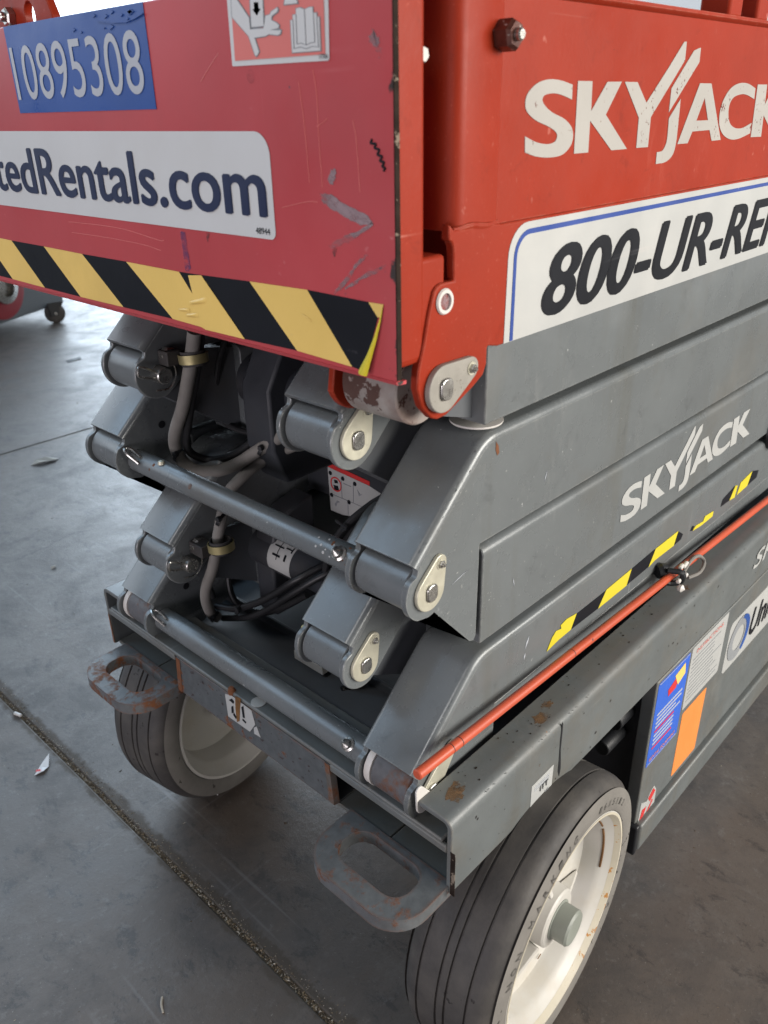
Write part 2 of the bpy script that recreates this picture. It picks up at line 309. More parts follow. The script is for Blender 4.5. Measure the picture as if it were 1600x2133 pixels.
# ------------------------------------------------------------ floor and backdrop
JX0, JX1, JY = -.0385, -.0295, 2.71
fl = raw('floor', [(-9, -9, -.0028), (14, -9, -.0028), (14, 16, -.0028), (-9, 16, -.0028)], [(0, 1, 2, 3)], 'joint_dirt', smooth=0); fl['kind'] = 'structure'
for (x0, x1, y0, y1) in ((-9, JX0, -9, JY - .004), (-9, JX0, JY + .004, 16), (JX1, 14, -9, JY - .004), (JX1, 14, JY + .004, 16)):
    box('concrete_slab', x0, x1, y0, y1, -.05, 0, 'concrete', fl, bevel=.003)
wl = box('back_wall', 7.0, 7.2, -6, 4.0, 0, 5, 'wall_white', bevel=0); wl['kind'] = 'structure'
for (y0, y1, z0, z1, m) in ((1.2, 2.6, 2.55, 2.62, 'decal_grey'), (.2, .9, 2.2, 2.34, 'decal_grey'), (-.1, .25, 2.5, 2.8, 'decal_silver')): box('wall_fitting', 6.9, 6.999, y0, y1, z0, z1, m, wl)

def bits(name, n, f, mats, label, cat):
    V = []; F = []; mi = []
    for _ in range(n):
        x, y, z, s = f(); b = len(V); a = random.random() * 6.28; e = random.uniform(.4, 1.8); c, sn = math.cos(a), math.sin(a)
        for (px, py, pz) in ((-1, -.5, 0), (1, -.4, 0), (.1, .7, 0), (0, 0, .8)): V.append((x + s * (px * e * c - py * sn), y + s * (px * e * sn + py * c), z + s * pz * .7))
        k = random.randrange(len(mats)); F += [(b, b + 1, b + 3), (b + 1, b + 2, b + 3), (b + 2, b, b + 3)]; mi += [k] * 3
    me = bpy.data.meshes.new(name); me.from_pydata(V, [], F)
    for m in mats: me.materials.append(M[m])
    me.polygons.foreach_set('material_index', mi); o = bpy.data.objects.new(name, me); COL.objects.link(o); o['kind'] = 'stuff'; o['label'] = label; o['category'] = cat
def jf():
    y = random.uniform(-.3, 1.9); r = random.random()
    return (random.uniform(JX0 + .001, JX1 - .001), y, random.uniform(-.0027, -.0006), random.uniform(.0008, .0026)) if r < .7 else (JX1 + abs(random.gauss(0, .012)) * (.4 + .6 * math.sin(y * 9) ** 2), y, 0, random.uniform(.0006, .0017))
bits('joint_grit', 5200, jf, ['grit', 'grit', 'grit_pale', 'joint_dirt'], 'gritty brown dirt packed into the long floor joint', 'dirt')
bits('floor_specks', 900, lambda: (random.uniform(-.5, 2.2), random.uniform(-.9, 3.4), 0, random.uniform(.0006, .0019) * random.choice((1, 1, 1, 1.6))), ['grit', 'grit_pale', 'joint_dirt', 'joint_dirt'], 'small specks of grit scattered over the concrete floor', 'grit')
def litter(name, x, y, pts, mat, label, cat, h=.004, rot=0):
    c, s = math.cos(R(rot)), math.sin(R(rot)); n = len(pts)
    V = [(x + px * c - py * s, y + px * s + py * c, .0012 + h * pz) for px, py, pz in pts]; V += [(a, b, zz + .0005) for a, b, zz in V]
    F = [tuple(range(n)), tuple(range(2 * n - 1, n - 1, -1))] + [(i, (i + 1) % n, n + (i + 1) % n, n + i) for i in range(n)]
    return tag(raw(name, V, F, mat, smooth=0), label, cat)
p = litter('paper_scrap', -.078, .977, [(-.022, -.002, 0), (-.010, -.014, .6), (.006, -.012, .2), (.030, .008, 1), (.004, .006, .2)], 'paper_white', 'torn white paper scrap with red print lying left of the floor joint', 'paper', .008, 20)
flat('print', [(-.094, .968), (-.086, .963), (-.084, .968), (-.091, .973)], 'z', .0072, 'decal_red', p)
tag(cyl('white_pellet', (-.036, 1.158, .0035), (-.042, 1.178, .0035), .0035, 'nylon'), 'small white cylindrical pellet lying in the long floor joint', 'pellet')
litter('dry_leaf', .677, 2.504, [(-.05, -.012, 0), (-.01, -.024, .9), (.04, -.012, .5), (.055, .01, 0), (.01, .02, 1), (-.03, .014, .6)], 'leaf', 'pale dry leaf on the floor near the thin joint line', 'leaf', .012, -20)
tag(pipe('twig', [(-.19, .372, .002), (-.185, .384, .0035), (-.178, .393, .002)], .0016, 'grit_pale', seg=6), 'short pale twig on the dark floor at the bottom of the picture', 'twig')
litter('white_chip', .12, .66, [(-.008, -.003, 0), (.007, -.004, .5), (.008, .002, .2), (-.004, .004, .4)], 'paper_white', 'tiny white chip on the floor beside the left wheel', 'chip', .003, 30)
litter('stone_chip', .32, 1.72, [(-.010, -.005, 0), (.007, -.006, 1), (.010, .004, .3), (-.004, .007, .6)], 'leaf', 'small pale stone chip on the floor left of the lift', 'chip', .006, 10)
litter('oil_scrap', 1.45, 3.75, [(-.05, -.02, 0), (.04, -.025, .3), (.06, .012, .2), (-.03, .022, .3)], 'decal_black', 'flat black scrap on the floor near the caster', 'scrap', .006, 15)

t = NT('sky_glow'); t.b.inputs['Base Color'].default_value = (0, 0, 0, 1); t.b.inputs['Emission Color'].default_value = (.80, .90, 1, 1); t.b.inputs['Emission Strength'].default_value = 3.0; M['sky_glow'] = t.m
sky = raw('sky', [(1.0, 16, .9), (16, 16, .9), (16, 16, 9), (1.0, 16, 9), (-11, 16, 9), (-11, 16, 2.4), (1.0, 16, 2.4)], [(0, 1, 2, 3, 6), (6, 3, 4, 5)], 'sky_glow', smooth=0); sky['kind'] = 'structure'
# a wheeled machine farther back, only its lower corner shows under the platform
bk = empty('wheeled_cart'); tag(bk, 'dark grey wheeled machine with black caster standing on the floor in the left background', 'machine')
prism('body', [(.45, 4.02), (1.955, 4.79), (1.50, 5.68), (0.0, 4.91)], 'z', .085, .95, 'back_grey', bk, bevel=.012)
lathe('round_flange', (1.45, 4.528, .30), (.456, -.89, 0), [(.05, 0), (.19, 0), (.19, .03), (.16, .035), (.05, .035)], 'back_red', bk, 40)
lathe('flange_bore', (1.47, 4.49, .30), (.456, -.89, 0), [(.00001, 0), (.09, 0), (.10, .02), (.06, .03)], 'steel', bk, 32)
for (x, y) in ((1.83, 4.66), (.62, 4.08), (1.45, 5.55), (.12, 4.85)):
    cs = lathe('caster', (x - .02, y - .022, .062), (.45, 1, 0), [(.012, 0), (.050, 0), (.062, .008), (.062, .036), (.050, .044), (.012, .044)], 'rubber', bk, 32, closed=True)
    prism('caster_fork', [(x - .05, .05), (x - .01, .05), (x + .045, .132), (x - .065, .132)], 'y', y - .035, y - .027, 'black_part', cs)
    cyl('caster_axle', (x - .02, y - .037, .062), (x - .02, y + .03, .062), .009, 'steel', cs)

# ============================================================ the lift
LIFT = empty('scissor_lift'); tag(LIFT, 'grey scissor lift with red platform folded down on white wheels, standing on concrete', 'scissor lift')
RO, RI, LI, LO = (.055, .137), (.148, .228), (.487, .567), (.573, .655)
PX = .0235; ZA, ZB, ZC, ZD, ZE = .489, .619, .752, .885, .961
XEND = 1.62

# ---- chassis
CH = LIFT
def beam(y_out, sgn, name, label):
    prof = [(y_out + sgn * .047, .5)] + [(y_out + sgn * (.013 - .013 * math.sin(R(a))), .5 - .013 + .013 * math.cos(R(a))) for a in range(0, 91, 10)] + [(y_out, .393)]
    if sgn > 0: prof = prof[::-1]
    b = sheet(name, prof, .0065, 'x', 0, 1.75, 'chassis_paint', LIFT, bevel=.0012)
    return b
bR = beam(0, 1, 'side_beam', ''); bL = beam(.71, -1, 'side_beam', '')
sheet('worn_beam_end', [(.0005, .394), (.0003, .41), (.0006, .43), (.0004, .452), (.0012, .458)], -.0062, 'x', -.0008, -.0001, 'bare_edge', bR)
prism('beam_seam', [(.2125, .499), (.2150, .494), (.2155, .452), (.2185, .432), (.2200, .418), (.2180, .407), (.2140, .418), (.2135, .44), (.2120, .47)], 'y', -.0006, -.0001, 'black_part', bR, smooth=0)
# front cross member: ledge, front plate between two openings, bottom flange
fc = box('front_crossmember', .0, .075, .0135, .6965, .461, .467, 'chassis_paint', LIFT, bevel=.002)
def strip(y0, y1): return box('opening_lip', -.0005, .006, y0, y1, .4505, .4615, 'chassis_paint', fc, bevel=.002)
strip(.0068, .189); strip(.5185, .7032)
fp = prism('front_plate', [(.187, .4605), (.1895, .4500), (.184, .397), (.520, .397), (.513, .4500), (.5145, .4605)], 'x', -.0005, .006, 'front_plate', fc, bevel=.001)
raw('opening_edge', [(-.0012, .1885, .4605), (-.0012, .1965, .4605), (-.0012, .193, .398), (-.0012, .1835, .398), (.007, .1868, .4605), (.007, .1819, .398)], [(0, 1, 2, 3), (0, 3, 5, 4)], 'rust_edge', fc, smooth=0)
raw('opening_edge', [(-.0012, .513, .4605), (-.0012, .503, .4605), (-.0012, .510, .397), (-.0012, .5205, .397), (.007, .5152, .4605), (.007, .5222, .397)], [(0, 1, 2, 3), (0, 3, 5, 4)], 'rust_edge', fc, smooth=0)
raw('opening_edge', [(-.0012, .7035, .4505), (-.0012, .7068, .4505), (-.0012, .7068, .395), (-.0012, .7020, .395)], [(0, 1, 2, 3)], 'rust_edge', fc, smooth=0)
for (y0, y1) in ((.0068, .0985), (.1005, .184), (.184, .526), (.526, .592), (.594, .7032)):
    box('bottom_flange', .0065, .16, y0, y1, .391, .3965, 'chassis_paint', fc, bevel=.001)
box('back_web', .155, .161, .0068, .7032, .397, .46, 'grey_dark', fc)
box('tray', .0755, 1.7, .0480, .662, .440, .446, 'grey_dark', LIFT, bevel=0)
box('axle_beam', .095, .155, .10, .61, .318, .390, 'grey_dark', LIFT, bevel=.006)
box('axle_gusset', .05, .0945, .23, .47, .335, .390, 'grey_dark', LIFT, bevel=.006)
# tie-down loops
def loop(y0, y1, label):
    ym = (y0 + y1) / 2; h = (y1 - y0) / 2; r = .045
    out = [(.006, y0)] + arc(-.082 + r, y0 + r, r, 270, 180, 10) + arc(-.082 + r, y1 - r, r, 180, 90, 10) + [(.006, y1)]
    ri = .0225; a_, b_, m_ = -.0555, -.0035, .0265; ino = arc(a_ + ri, y0 + m_ + ri, ri, 270, 180, 8) + arc(a_ + ri, y1 - m_ - ri, ri, 180, 90, 8) + arc(b_ - ri, y1 - m_ - ri, ri, 90, 0, 8) + arc(b_ - ri, y0 + m_ + ri, ri, 0, -90, 8)
    return prism('tie_down_loop', out, 'z', .3850, .4035, 'loop_steel', LIFT, holes=[ino], bevel=.0025, seg=3)
loop(.003, .160, ''); loop(.521, .677, '')
# things stuck on the front plate
lab = flat('label', [(0.3956,0.4569),(0.3797,0.4623),(0.3376,0.4605),(0.3325,0.4397),(0.3468,0.4188),(0.3948,0.4178)], 'x', -.0012, 'decal_white', fp)
flat('label', [(0.3368,0.4315),(0.3297,0.4381),(0.3238,0.4226),(0.3372,0.4212)], 'x', -.0012, 'decal_white', fp)
flat('rust_run', [(0.3708,0.4667),(0.3578,0.4698),(0.363,0.4506),(0.3681,0.4252),(0.3743,0.4199),(0.3738,0.442)], 'x', -.0018, 'rust_run', fp)
for P in ([(0.3872,0.4511),(0.3797,0.4577),(0.3749,0.4546),(0.3778,0.4497),(0.3829,0.451)], [(0.3835,0.4415),(0.3785,0.446),(0.3794,0.4338),(0.3845,0.4292)], [(0.3794,0.4338),(0.3739,0.4286),(0.3757,0.4242),(0.3814,0.4285)], [(0.3592,0.4543),(0.3543,0.4596),(0.3545,0.438),(0.3588,0.4372)], [(0.3593,0.4345),(0.3522,0.4327),(0.3538,0.4293),(0.3608,0.4311)]):
    flat('print', P, 'x', -.0018, 'decal_black', lab)
lathe('round_label', (.0115, .3370, .4674), (0, 0, 1), [(.00001, 0), (.0105, 0), (.0105, .0005), (.00001, .0006)], 'decal_white', fc, 24)
lathe('broken_rivet', (.002, .383, .4675), (-.2, 0, 1), [(.00001, .006), (.004, .005), (.0055, 0), (.006, -.004)], 'rust_edge', fc, 10)

# ---- side door, lower rail and their stickers
dr = box('side_door', .492, 1.75, -.0015, .02, .098, .392, 'chassis_paint', LIFT, bevel=.002)
box('lower_rail', .497, 1.75, -.012, .02, .040, .0965, 'chassis_paint', LIFT, bevel=.004)
box('rail_end_cap', .485, .4965, -.010, .03, .036, .100, 'black_part', LIFT, bevel=.003)
box('wheel_well', .50, .505, .0205, .68, .05, .389, 'black_part', LIFT)
cyl('hose_fitting', (.455, .045, .315), (.4995, .045, .315), .016, 'black_part', LIFT); cyl('hose_fitting', (.44, .05, .268), (.4995, .05, .268), .013, 'black_part', LIFT); hexnut('hose_fitting', (.47, .035, .345), (.4995, .035, .345), .012, 'black_part', LIFT)
def side_label(name, x0, x1, z0, z1, mat, y=-.0020, parent=dr, r=.004): return flat(name, rrect(x0, x1, z0, z1, r, 3), 'y', y, mat, parent)
RX, UP = (1, 0, 0), (0, 0, 1)
bl = side_label('safety_label', .497, .607, .218, .386, 'decal_sky'); side_label('print', .500, .604, .2205, .2215, 'decal_silver', -.0025, bl, .0004); side_label('print', .500, .604, .3835, .3845, 'decal_silver', -.0025, bl, .0004)
flat('print', [(.556, .368), (.590, .375), (.596, .352), (.572, .342)], 'y', -.0026, 'decal_yellow', bl); flat('print', [(.536, .352), (.572, .365), (.566, .340), (.540, .338)], 'y', -.0025, 'decal_red', bl)
for k in range(9): side_label('print', .508, random.uniform(.575, .598), .318 - k * .0085, .3215 - k * .0085, 'decal_red' if k in (4, 8) else 'decal_silver', -.0024, bl, .0008)
text('print', 'RENTAL EQUIPMENT', (.505, -.002, .226), RX, UP, .09, .008, 'decal_orange', bl)
wlb = side_label('instruction_label', .6135, .757, .262, .388, 'decal_white'); text('print', 'INSTRUCTIONS', (.632, -.002, .370), RX, UP, .105, .008, 'decal_pink', wlb)
for k in range(11): side_label('print', .622, random.uniform(.70, .748), .360 - k * .0085, .3612 - k * .0085, 'decal_grey', -.0025, wlb, .0004)
side_label('orange_label', .620, .716, .110, .251, 'decal_orange')
rl = flat('torn_label', [(.502, .088), (.548, .084), (.561, .098), (.560, .128), (.548, .144), (.532, .135), (.527, .124), (.505, .136)], 'y', -.0020, 'decal_white', dr)
for P in ([(.506, .094), (.518, .092), (.528, .112), (.512, .116)], [(.530, .128), (.546, .140), (.556, .128), (.540, .114)], [(.526, .090), (.534, .089), (.552, .110), (.548, .114)]): flat('print', P, 'y', -.0025, 'decal_red', rl)
ur = side_label('rental_sign', .782, 1.30, .236, .347, 'decal_white', r=.012)
lathe('logo_ring', (.835, -.0026, .293), (0, -1, 0), [(.026, 0), (.046, 0), (.046, .0003), (.026, .0003)], 'decal_grey', ur, 40, closed=True)
flat('logo_crescent', arc(.838, .293, .046, -60, 80, 12) + arc(.826, .293, .042, 70, -50, 12), 'y', -.0034, 'decal_blue', ur)
text('print', 'United', (.893, -.0024, .262), RX, UP, .19, .064, 'decal_black', ur, shear=.2, bold=.012)
text('print', 'Rentals', (1.10, -.0024, .262), RX, UP, .19, .064, 'decal_black', ur, shear=.2, bold=.012)
def blot(name, cx, cy, r, z, mat, parent, n=26):
    P = [(cx + r * (1 + random.gauss(0, .25)) * math.cos(R(360 * i / n)) * 1.5, cy + r * (1 + random.gauss(0, .25)) * math.sin(R(360 * i / n))) for i in range(n)]
    return flat(name, P, 'z', z, mat, parent, th=.0001)
for (cx, cy, r_) in ((.036, .024, .008), (.046, .030, .005), (.20, .022, .008), (.225, .030, .006), (.60, .024, .007)): blot('rust_stain', cx, cy, r_, .5001, 'rust_stain', bR)
bs = flat('small_label', [(.1535, .393), (.2005, .3935), (.2015, .4385), (.1535, .4375)], 'y', -.0006, 'decal_white', bR)
text('print', 'ITT', (.172, -.0008, .416), RX, UP, .018, .009, 'decal_black', bs, bold=.02); text('print', '2T', (.184, -.0008, .399), RX, UP, .009, .009, 'decal_grey', bs)
for k in range(3): side_label('print', .160, .192, .4305 - k * .003, .4312 - k * .003, 'decal_silver', -.0011, bs, .0003)

# ---- wheels
def wheel(side, cx, cy, steer):
    a = R(steer); d = Vector((-math.sin(a), math.cos(a), 0))            # axle direction, towards +y
    o = -d if side == 'r' else d                                          # outward direction
    c = Vector((cx, cy, .203)); Wd = .125
    prof = [(.1585, -Wd / 2 + .002), (.163, -Wd / 2 - .001), (.180, -Wd / 2), (.192, -Wd / 2 + .004), (.1995, -Wd / 2 + .012), (.2022, -Wd / 2 + .020)]
    for g in (-.036, -.008, .004, .032): prof += [(.2028, g - .0019), (.1996, g - .0010), (.1996, g + .0010), (.2028, g + .0019)]
    prof += [(r_, -t_) for r_, t_ in prof[5::-1]]
    w = empty('wheel'); w.parent = LIFT
    ty = lathe('tyre', c, o, prof, 'tyre_rubber', w, 112, smooth=50)
    for s in (-1, 1): lathe('sidewall', c + o * (s * (Wd / 2 + .0022)), o, [(.1600, s * -.0016), (.1638, s * .0002), (.180, s * .0006), (.1915, s * -.0030)], 'sidewall_rubber', ty, 112)
    h = Wd / 2
    rim = lathe('rim', c, o, [(.1590, -h + .006), (.1590, -h - .001), (.1540, -h - .0015), (.1515, -h + .004), (.1480, -h + .012), (.1380, -h + .022), (.1340, -h + .030), (.132, .006), (.105, .002), (.060, -.004), (.048, -.004), (.048, -.018), (.0001, -.018)], 'wheel_white', w, 96, smooth=28)
    lathe('dish', c, o, [(.0001, .012), (.060, .012), (.118, .014), (.130, .018), (.1325, .024), (.134, h - .024), (.140, h - .014), (.1500, h - .006), (.1540, h + .0008), (.1590, h + .0005), (.1592, h - .006)], 'wheel_white', rim, 96, smooth=28)
    lathe('rim_edge', c, o, [(.1488, h - .0068), (.1543, h + .0012), (.1576, h + .0012)], 'rim_edge', rim, 96)
    hb = lathe('hub', c, o, [(.046, .010), (.043, .014), (.0405, .044), (.038, .0465), (.0001, .0465)], 'wheel_white', w, 48)
    lathe('hub_cap', c, o, [(.028, .045), (.028, .0475), (.0248, .048), (.0248, .068), (.0225, .0710), (.0001, .0710)], 'hub_cap', hb, 40)
    u = Vector((math.cos(a), math.sin(a), 0))
    for k, ang in enumerate((100, 220, 340)):                             # stiffening ribs between hub and dish
        e = u * math.cos(R(ang)) + Vector((0, 0, 1)) * math.sin(R(ang)); q = o.cross(e)
        V = []
        for t_ in (-.004, .004): V += [c + e * .040 + o * .013 + q * t_, c + e * .128 + o * .017 + q * t_, c + e * .118 + o * .022 + q * t_, c + e * .044 + o * .040 + q * t_]
        raw('rib', V, [(0, 1, 2, 3), (7, 6, 5, 4), (0, 4, 5, 1), (1, 5, 6, 2), (2, 6, 7, 3), (3, 7, 4, 0)], 'wheel_white', rim, bevel=.002)
    if side == 'r':
        for (s, a0, step, r_, sz) in (('NON MARKING', 158, -6.1, .1690, .0125), ('16X5X12', 74, -5.2, .1700, .0095)):
            for k, chh in enumerate(s):
                if chh == ' ': continue
                e = u * math.cos(R(a0 + step * k)) + Vector((0, 0, 1)) * math.sin(R(a0 + step * k)); rt = -(u * -math.sin(R(a0 + step * k)) + Vector((0, 0, 1)) * math.cos(R(a0 + step * k)))
                text('raised_letter', chh, c + e * r_ + o * (h + .0030), rt, e, sz * .72, sz, 'letter_rubber', ty, lift=.0004)
    for (a0, a1, rr, wd) in ((-12, 24, .1375, .0018), (28, 40, .1382, .0016), (-60, -52, .128, .0010), (-84, -80, .122, .0008), (62, 66, .126, .0009)):
        pts_ = [c + (u * math.cos(R(a0 + (a1 - a0) * i / 12)) + Vector((0, 0, 1)) * math.sin(R(a0 + (a1 - a0) * i / 12))) * rr + o * (h - .0175 if rr > .13 else .0185) for i in range(13)]
        pipe('rust_streak', pts_, wd, 'rust_run', rim, 6, 1, False)
    cyl('axle_stub', c - o * .019, c - o * .09, .030, 'grey_dark', w)
    return w
wheel('r', .181, .0085, 4.0); wheel('l', .181, .7015, 9.5)

# ---- scissor arms
def fork_arm(lane, pz, ztop, zbot, gusset, mat='grey_paint', side=1, bottom_front=None):
    "pressed channel whose end slopes down to two ears round a pivot"
    y0, y1 = lane; r = .008; t = .0065
    lip = (PX - .0200, pz + .0352); k = .93
    xt = lip[0] + (ztop - lip[1]) / k
    def path(dr):
        n = Vector((-k, 1)).normalized()
        a = (lip[0] - n.x * dr, lip[1] - n.y * dr); zz = ztop - dr; xx = a[0] + (zz - a[1]) / k
        P = [a]; rr = .018
        for i in range(7):
            s = i / 6; P.append((xx + (-rr * (1 - s) ** 2 * .73 + rr * s ** 2), zz + (-rr * (1 - s) ** 2 * .68)))
        return P + [(XEND, zz)]
    p0 = path(0); ys = [(y0 + r - r * math.sin(R(a)), r - r * math.cos(R(a))) for a in (90, 72, 54, 36, 18, 0)]
    st = ys + [(y1 - (y - y0), d) for y, d in reversed(ys)]
    V = []; F = []; m = len(p0)
    for y, d in st: V += [(x, y, z) for x, z in path(d)]
    ns = len(st)
    for i in range(ns - 1):
        for j in range(m - 1): F.append((i * m + j, i * m + j + 1, (i + 1) * m + j + 1, (i + 1) * m + j))
    # inner skin, gives the lip its thickness
    b = len(V)
    for y, d in st:
        yy = min(max(y, y0 + t), y1 - t); V += [(x, yy, z) for x, z in path(max(d, 0) + (t if d < r * .5 else t * .55))]
    for i in range(ns - 1):
        F.append((i * m, (i + 1) * m, b + (i + 1) * m, b + i * m))
        for j in range(m - 1): F.append((b + i * m + j, b + (i + 1) * m + j, b + (i + 1) * m + j + 1, b + i * m + j + 1))
    arm = raw('scissor_arm', V, F, mat, LIFT, smooth=40)
    # side plates with ears
    tp = path(r); E = .0312
    ear = [(tp[0][0] + .0005, tp[0][1])] + [(PX - .0142, pz + .0262), (PX - .0150, pz + .0232), (PX - .0172, pz + .0212), (PX - .0208, pz + .0202)] + [(PX + E * math.cos(R(a)), pz + E * math.sin(R(a))) for a in range(146, 291, 8)]
    side_poly = ear + gusset + [(XEND, zbot)] + tp[:0:-1]
    prism('side_plate', side_poly, 'y', y0, y0 + t, mat, arm, bevel=.0012)
    prism('side_plate', side_poly, 'y', y1 - t, y1, mat, arm, bevel=.0012)
    return arm
def boss_arm(lane, pz, x0, ztop, zbot, mat='grey_paint', tube_mat='grey_paint', inset=.0, neck=True, rb=.0268):
    "closed arm ending in a neck with the pivot tube between the neighbour's ears"
    y0, y1 = lane; r = .011; y0 += inset; y1 -= inset
    arm = prism('scissor_arm', [(y0, zbot), (y1, zbot)] + arc(y1 - r, ztop - r, r, 0, 90, 6) + arc(y0 + r, ztop - r, r, 90, 180, 6), 'x', x0, XEND, mat, LIFT, bevel=.0015)
    if rb: tb = cyl('pivot_tube', (PX, lane[0] + .0085, pz), (PX, lane[1] - .0085, pz), rb, tube_mat, arm, 40, .0015)
    if neck:
        zl, zh = (zbot + .004, ztop - .004)
        prism('neck', [(PX, pz - .026), (x0 + .001, zl), (x0 + .001, min(zh, pz + .05)), (PX + .006, pz + .026)], 'y', lane[0] + .016, lane[1] - .016, 'grey_dark', arm)
    return arm
def pin_plate(parent, y, cz, ang=60, ln=.0295, r=.0203, rt=.0093, mat='zinc', th=.0045, cx=None):
    cx = PX if cx is None else cx; tx, tz = cx + ln * math.cos(R(ang)), cz + ln * math.sin(R(ang))
    p = prism('pin_plate', teardrop(cx, cz, r, tx, tz, rt), 'y', y - th, y - .0002, mat, parent, bevel=.0008)
    prism('pin_end', rrect(cx - .0075, cx + .0075, cz - .0095, cz + .0095, .006), 'y', y - th - .0028, y - th - .0001, 'steel', p, bevel=.0012)
    hexnut('bolt', (tx, y - th, tz), (tx, y - th - .0035, tz), .0042, 'steel', p); cyl('bolt_tip', (tx, y - th - .003, tz), (tx, y - th - .006, tz), .002, 'steel', p, 12, .0005)
    lathe('washer', (tx, y - th, tz), (0, -1, 0), [(.003, 0), (.0058, 0), (.0058, .0008), (.003, .0008)], 'zinc', p, 20, closed=True)
    return p
gO3 = [(PX + .010, ZC - .0293), (.093, .656), (.1005, .653), (.1040, .658), (.1050, .7700)]
def gI(pz, zb):
    n = Vector((.68, -.73)); return [(PX + .0225, pz - .0214), (PX + .0225 + (zb - pz + .0214) / .93, zb)]
gO1 = [(PX + .010, ZA - .0293), (.09, .452), (.140, .470), (.1465, .478), (.147, .5375)]
for (OUT, INN, rt) in ((RO, RI, 1), (LO, LI, 0)):
    o1 = fork_arm(OUT, ZA, .6255, .5375, gO1); o3 = fork_arm(OUT, ZC, .8865, .7700, gO3)
    i2 = fork_arm(INN, ZB, .758, .646, gI(ZB, .646)); i4 = fork_arm(INN, ZD, 1.0, .905, gI(ZD, .905))
    raw('gusset_web', [(x_, y_, z_) for y_ in (OUT[0] + .0065, OUT[1] - .0065) for x_, z_ in ((PX + .012, ZC - .0280), (.093, .6575), (.1035, .6575), (.1035, .6615), (.094, .6615), (PX + .014, ZC - .0240))], [(0, 1, 7, 6), (1, 2, 8, 7), (2, 3, 9, 8), (3, 4, 10, 9), (4, 5, 11, 10), (5, 0, 6, 11), (0, 5, 4, 3, 2, 1), (6, 7, 8, 9, 10, 11)], 'grey_paint', o3)
    o2 = boss_arm(OUT, ZC, .1125, .7620, .6415); o4 = boss_arm(OUT, ZE - .008, .1065, .985, .8975, tube_mat='white_roller', rb=.0325 if rt else 0, neck=bool(rt))
    i1 = boss_arm(INN, ZB, .150, .634, .520, inset=.002); i3 = boss_arm(INN, ZD, .150, .893, .765, inset=.002)
    prism('lower_lip', [(OUT[0] + .002, .506), (OUT[1] - .002, .506), (OUT[1] - .002, .5345), (OUT[0] + .002, .5345)], 'x', .15, XEND, 'grey_paint', o1, bevel=.0012)
    rl_ = cyl('pivot_roller', (PX + .004, OUT[0] + .0085, ZA), (PX + .004, OUT[1] - .0180, ZA), .0285, 'roller_steel', o1, 40, .002)
    lathe('roller_collar', (PX + .004, OUT[1] - .0175, ZA), (0, 1, 0), [(.02, 0), (.0292, 0), (.0296, .001), (.0296, .0085), (.02, .009)], 'nylon', o1, 40)
    if rt:
        p = pin_plate(o3, OUT[0], ZC, 62); pin_plate(i2, INN[0], ZB, 62); pin_plate(i4, INN[0], ZD, 62)
        # teardrop keepers on the roller pin, standing beside the beam
        pin_plate(o1, OUT[0] - .001, ZA + .004, 48, .050, .016, .0095, 'zinc', .004, PX + .004)
        prism('keeper_plate', teardrop(PX - .012, ZA + .000, .013, PX - .020, ZA + .022, .006), 'y', OUT[0] - .008, OUT[0] - .0055, 'nylon', o1, bevel=.0008)
        for a_, z_ in ((i4, ZD), (i2, ZB)): lathe('grease_nipple', (PX - .002, INN[1] + .0005, z_ + .008), (-.35, 1, .1), [(.0001, .014), (.003, .0135), (.005, .010), (.0055, .006), (.004, .004), (.004, 0)], 'brass', a_, 14)
    else:
        for a_, z_ in ((i4, ZD), (i2, ZB)):
            y = INN[0]; pe = cyl('pivot_pin', (PX, y + .005, z_), (PX, y - .016, z_), .0105, 'steel', a_, 28)
            P = [(PX - .006, y - .010, z_ + .003), (PX - .020, y - .011, z_ + .012), (PX - .030, y - .010, z_ + .016), (PX - .032, y - .010, z_ + .006), (PX - .022, y - .010, z_ + .001), (PX - .010, y - .0095, z_ - .002)]
            pipe('split_pin', P, .0017, 'steel', pe, 8); pipe('split_pin', [(PX + .004, y - .008, z_ + .022), (PX + .016, y - .009, z_ + .012), (PX + .019, y - .009, z_ - .004), (PX + .008, y - .009, z_ - .018), (PX - .010, y - .008, z_ - .018)], .0014, 'steel', pe, 8)
    if not rt:
        for a_, z_ in ((o3, ZC + .034), (o1, ZA + .036)): lathe('hole', (.068, OUT[0] - .0002, z_), (0, -1, 0), [(.0001, 0), (.0052, 0), (.0054, .0003), (.0001, .0004)], 'black_part', a_, 16)
    cp = lathe('centre_pivot', (.985, OUT[0] - .0005, .640), (0, -1, 0), [(.0001, .004), (.012, .004), (.013, .012), (.022, .012), (.026, .010), (.034, .010), (.036, .0)], 'black_part', o2, 40)
# nylon wear pad under the top arm
lathe('wear_pad', (.1330, .0850, .8882), (0, 0, 1), [(.0001, 0), (.0265, 0), (.027, .001), (.027, .0022), (.0001, .0026)], 'nylon', o4, 40)

